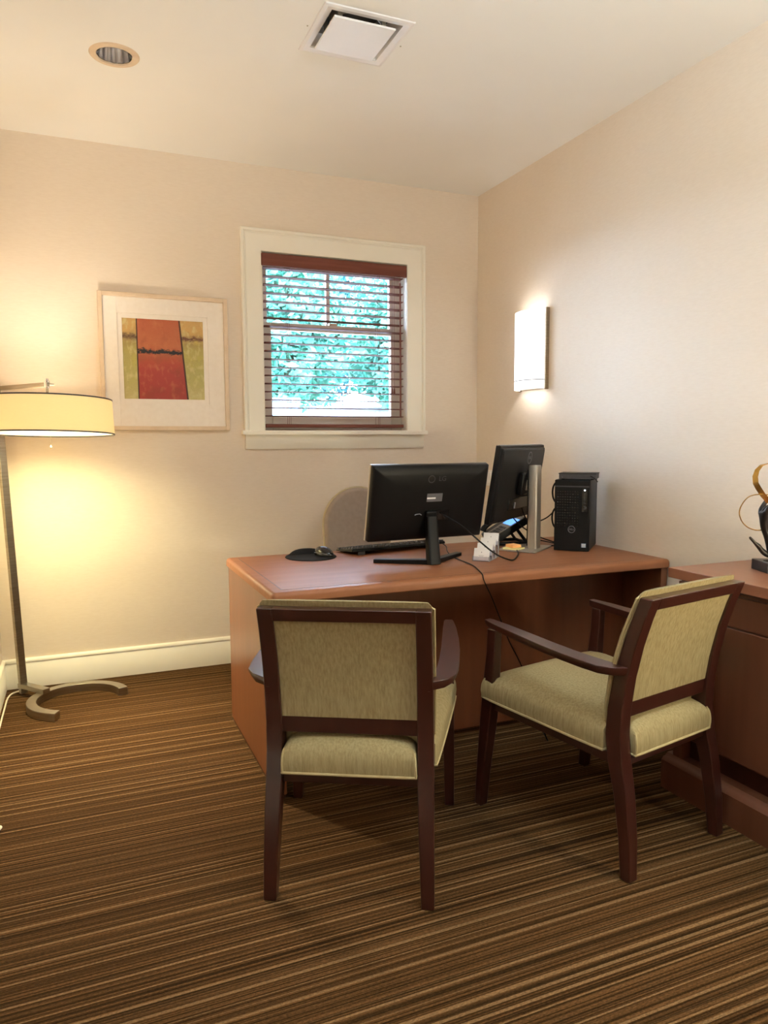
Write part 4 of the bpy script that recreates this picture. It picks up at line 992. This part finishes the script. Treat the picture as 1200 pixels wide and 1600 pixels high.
# ---------------------------------------------------------------- cabinet
CZ, CF, CY = 0.824, 1.960, 2.020
def cabinet():
    y0 = 0.55
    t = thing('wooden_cabinet', 'low reddish wood cabinet against the right wall beside the armchair', 'cabinet', ((CF+W)/2, (CY+y0)/2, 0))
    ox, oy = (CF+W)/2, (CY+y0)/2
    def bx(name, m, x0, x1, a, b_, z0, z1, par=t, bev=0.002): return box(name, m, x0-ox, x1-ox, a-oy, b_-oy, z0, z1, par, bev)
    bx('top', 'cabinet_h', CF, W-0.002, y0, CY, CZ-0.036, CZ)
    bx('top_shadow_strip', 'mahogany', CF+0.030, W-0.002, y0+0.02, CY-0.035, CZ-0.046, CZ-0.036)  # dark wood colours in the shade of the gap under the top
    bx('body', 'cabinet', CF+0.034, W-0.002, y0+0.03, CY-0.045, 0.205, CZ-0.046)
    bx('corner_post', 'cabinet', CF+0.022, CF+0.075, CY-0.075, CY-0.030, 0.12, CZ-0.046)
    bx('toe_recess', 'mahogany', CF+0.060, W-0.002, y0+0.04, CY-0.060, 0.10, 0.205)
    b = MB(); pr = [(CF-0.006, 0.0), (CF-0.006, 0.105), (CF+0.004, 0.116), (CF+0.012, 0.118), (CF+0.022, 0.128), (CF+0.066, 0.130), (W-0.002, 0.130), (W-0.002, 0.0)]
    b.prism([(p[0]-ox, p[1]) for p in pr], y0-oy, CY-0.004-oy, 'y'); b.obj('plinth', 'cabinet', t)
    # doors with frame-and-panel fronts
    n = 3; ya, yb = y0+0.05, CY-0.080; wd_ = (yb-ya)/n
    for k in range(n):
        a, c = ya+k*wd_+0.003, ya+(k+1)*wd_-0.003
        d = bx('door', 'cabinet', CF+0.020, CF+0.036, a, c, 0.215, CZ-0.165)
        dr = bx('drawer', 'cabinet', CF+0.020, CF+0.036, a, c, CZ-0.158, CZ-0.056)
cabinet()

# ---------------------------------------------------------------- bronze statue
def statue():
    bx_, by_ = 2.270, 1.800
    t = thing('bronze_statue', 'dark bronze dancer statue with gold ribbon loops on a black block, on the cabinet', 'sculpture', (bx_, by_, CZ))
    rz = 0.0
    R_ = Matrix.Rotation(-0.40, 4, 'Z')                                     # local x = image right, local y = away
    b = MB(); b.T = R_; b.box(-0.085, 0.085, -0.055, 0.055, 0.0, 0.036); b.obj('base_block', 'stone', t, 0.002)
    b = MB(); b.T = R_; b.lathe([(0.022, 0.036), (0.022, 0.039), (0.016, 0.041)], 20, (-0.048, 0.0, 0)); b.obj('base_disc', 'bronze', t)
    # one continuous skinned figure: kneeling lunge, one shin kicked up behind, back arched, arms raised
    J = {'knee': (-0.046, 0.0, 0.050), 'foot0': (-0.048, 0.0, 0.044), 'hip': (-0.050, 0.0, 0.112), 'waist': (-0.068, 0.0, 0.140), 'chest': (-0.080, 0.0, 0.186), 'neck': (-0.066, 0.0, 0.226), 'head': (-0.042, -0.004, 0.222), 'face': (-0.030, -0.006, 0.206),
         'ank': (-0.096, 0.0, 0.092), 'heel': (-0.0935, 0.0, 0.100), 'toe': (-0.124, 0.0, 0.121), 'calf': (-0.072, 0.0, 0.066),
         'shL': (-0.080, -0.024, 0.214), 'elL': (-0.056, -0.034, 0.252), 'haL': (-0.010, -0.020, 0.262),
         'shR': (-0.076, 0.024, 0.214), 'elR': (-0.046, 0.034, 0.256), 'haR': (0.002, 0.020, 0.270),
         'hipR': (-0.018, 0.018, 0.108), 'knR': (0.052, 0.026, 0.120), 'anR': (0.050, 0.026, 0.056), 'toR': (0.074, 0.026, 0.042)}
    rad = {'knee': 0.014, 'foot0': 0.012, 'hip': 0.021, 'waist': 0.016, 'chest': 0.022, 'neck': 0.011, 'head': 0.017, 'face': 0.013, 'ank': 0.008, 'heel': 0.010, 'toe': 0.0055, 'calf': 0.013, 'shL': 0.011, 'elL': 0.008, 'haL': 0.006, 'shR': 0.011, 'elR': 0.008, 'haR': 0.006, 'hipR': 0.022, 'knR': 0.014, 'anR': 0.009, 'toR': 0.007}
    E = [('hip', 'waist'), ('waist', 'chest'), ('chest', 'neck'), ('neck', 'head'), ('head', 'face'), ('hip', 'knee'), ('knee', 'calf'), ('calf', 'ank'), ('ank', 'heel'), ('ank', 'toe'), ('chest', 'shL'), ('shL', 'elL'), ('elL', 'haL'), ('chest', 'shR'), ('shR', 'elR'), ('elR', 'haR'), ('hip', 'hipR'), ('hipR', 'knR'), ('knR', 'anR'), ('anR', 'toR')]
    ks = ['hip']+[k for k in J if k not in ('hip', 'foot0')]; me = bpy.data.meshes.new('figure')
    me.from_pydata([tuple(R_ @ Vector(J[k])) for k in ks], [(ks.index(a), ks.index(c)) for a, c in E], [])
    o = bpy.data.objects.new('figure', me); COL.objects.link(o); o.parent = t
    sk = o.modifiers.new('skin', 'SKIN'); sk.use_smooth_shade = True
    for i, k in enumerate(ks): me.skin_vertices[0].data[i].radius = (rad[k]*0.85, rad[k]*0.85); me.skin_vertices[0].data[i].use_root = (k == 'hip')
    sb = o.modifiers.new('sub', 'SUBSURF'); sb.levels = 2; sb.render_levels = 2
    me.materials.append(M['bronze'])
    # ribbons: a broad gold band looping up behind the shoulders and a thin one ringed at the back
    b = MB(); b.T = R_; R = []
    P = [(-0.062, 0, 0.240), (-0.072, 0, 0.255), (-0.084, 0, 0.268), (-0.100, 0, 0.291), (-0.110, 0, 0.308), (-0.113, 0, 0.331), (-0.107, 0, 0.353), (-0.093, 0, 0.370), (-0.071, 0, 0.377), (-0.040, 0, 0.366), (-0.012, 0, 0.335), (-0.004, 0, 0.300), (-0.012, 0, 0.268)]
    for i, p in enumerate(P):
        q = Vector(p); d = (Vector(P[min(i+1, 12)])-Vector(P[max(i-1, 0)])).normalized(); n_ = Vector((-d.z, 0, d.x)); ph = 0.5+0.6*math.sin(i*0.55)
        tw = (Vector((0, 1, 0))*math.cos(ph)+n_*math.sin(ph))*0.009; th_ = (n_*math.cos(ph)-Vector((0, 1, 0))*math.sin(ph))*0.0009
        R.append([q-tw-th_, q+tw-th_, q+tw+th_, q-tw+th_])
    b.loft(R); b.obj('ribbon', 'gold', t, ang=1.0)
    P = [(-0.066, 0, 0.268), (-0.088, 0, 0.270), (-0.115, 0, 0.268), (-0.136, 0, 0.260), (-0.153, 0, 0.239), (-0.163, 0, 0.215), (-0.162, 0, 0.195), (-0.150, 0, 0.170), (-0.132, 0, 0.154), (-0.109, 0, 0.145), (-0.087, 0, 0.143), (-0.060, 0.004, 0.148)]
    b = MB(); b.T = R_; b.tube(P, 0.0020, 8, smooth=2); b.obj('ribbon', 'gold', t)
statue()

# ---------------------------------------------------------------- wall plate
t = thing('wall_thermostat', 'small white wall unit on the right wall seen between the two monitors', 'thermostat', (W, 3.995, 1.045))
box('housing', 'white_paint', -0.026, 0, -0.050, 0.050, -0.048, 0.048, t, 0.004)
box('cover_plate', 'white', -0.030, -0.024, -0.046, 0.046, -0.030, 0.038, t, 0.002)

# ---------------------------------------------------------------- outdoors
S(box('ground_outside', 'paving', -30, 40, D+0.6, 60, -0.35, -0.25))  # unseen ground outside, its paving toned down to dim the bounce
def tree(name, lab, loc, crown, mm, n_leaf, seed, trunk_h, cat='tree'):
    rnd = random.Random(seed); t = thing(name, lab, cat, loc)
    cx_, cy_, cz_, rx, ry, rz = crown
    b = MB(); b.tube([(0, 0, 0), (0.08, 0.05, trunk_h*0.5), (cx_*0.5, cy_*0.5, trunk_h), (cx_, cy_, cz_+rz*0.4)], lambda f: 0.16*(1-f)+0.03, 10, smooth=2)
    tips = []
    for k in range(14):
        a = rnd.uniform(0, 2*PI); e = rnd.uniform(-0.3, 1.0); r_ = rnd.uniform(0.55, 0.9)
        q = Vector((cx_+rx*r_*math.cos(a)*math.cos(e), cy_+ry*r_*math.sin(a)*math.cos(e), cz_+rz*r_*math.sin(e))); tips.append(q)
        b.tube([(cx_*0.5, cy_*0.5, trunk_h+rnd.uniform(-0.2, 0.4)), tuple(q*0.5+Vector((cx_, cy_, cz_))*0.5), tuple(q)], lambda f: 0.05*(1-f)+0.01, 6, smooth=1)
    b.obj('trunk', 'bark', t)
    V, F = [], []
    for k in range(n_leaf):
        d = Vector((rnd.gauss(0, 1), rnd.gauss(0, 1), rnd.gauss(0, 1))).normalized(); r_ = rnd.random()**0.38
        lump = 0.78+0.34*noise.noise(d*2.3+Vector((seed, 0, 0)))
        p = Vector((cx_+rx*d.x*r_*lump, cy_+ry*d.y*r_*lump, cz_+rz*d.z*r_*lump))
        a = Vector((rnd.gauss(0, 1), rnd.gauss(0, 1), rnd.gauss(0, 0.6))).normalized(); c_ = a.cross(Vector((rnd.gauss(0, 1), rnd.gauss(0, 1), rnd.gauss(0, 1)))).normalized(); s_ = rnd.uniform(0.06, 0.13)
        i = len(V); V += [p-a*s_, p+c_*s_*0.45, p+a*s_, p-c_*s_*0.45]; F.append((i, i+1, i+2, i+3))
    me = bpy.data.meshes.new('foliage'); me.from_pydata([tuple(v) for v in V], [], F); me.materials.append(M[mm])
    o = bpy.data.objects.new('foliage', me); COL.objects.link(o); o.parent = t; o['kind'] = 'stuff'
G = -0.25
tree('leafy_tree', 'bright green leafy tree filling the left of the window view', (2.6, 11.5, G), (0, 0, 3.2, 1.9, 1.4, 1.7), 'leaf', 15000, 3, 1.5)
tree('leafy_tree', 'bright green leafy tree filling the right of the window view', (6.6, 13.4, G), (0, 0, 3.3, 2.3, 1.5, 1.9), 'leaf', 17000, 5, 1.5)
tree('leafy_tree', 'blue green tree standing farther back behind the other two', (4.0, 16.5, G), (0, 0, 4.2, 4.2, 1.6, 2.9), 'leaf2', 20000, 8, 1.8)
hs = thing('garden_wall_building', 'white low building seen at the bottom right through the blind', 'building', (6.2, 15.0, G))
box('wall', 'render_white', -2.6, 2.6, 0, 3.0, 0, 2.15, hs, 0.02); box('roof', 'roof', -2.8, 2.8, -0.2, 3.2, 2.15, 2.25, hs, 0.02)
us = thing('utility_box', 'blue grey upright box seen at the bottom left through the blind', 'utility box', (2.55, 9.8, G))
box('body', 'blue_grey', -0.22, 0.22, -0.2, 0.2, 0, 2.05, us, 0.02); box('lid', 'roof', -0.25, 0.25, -0.23, 0.23, 2.05, 2.10, us, 0.01)
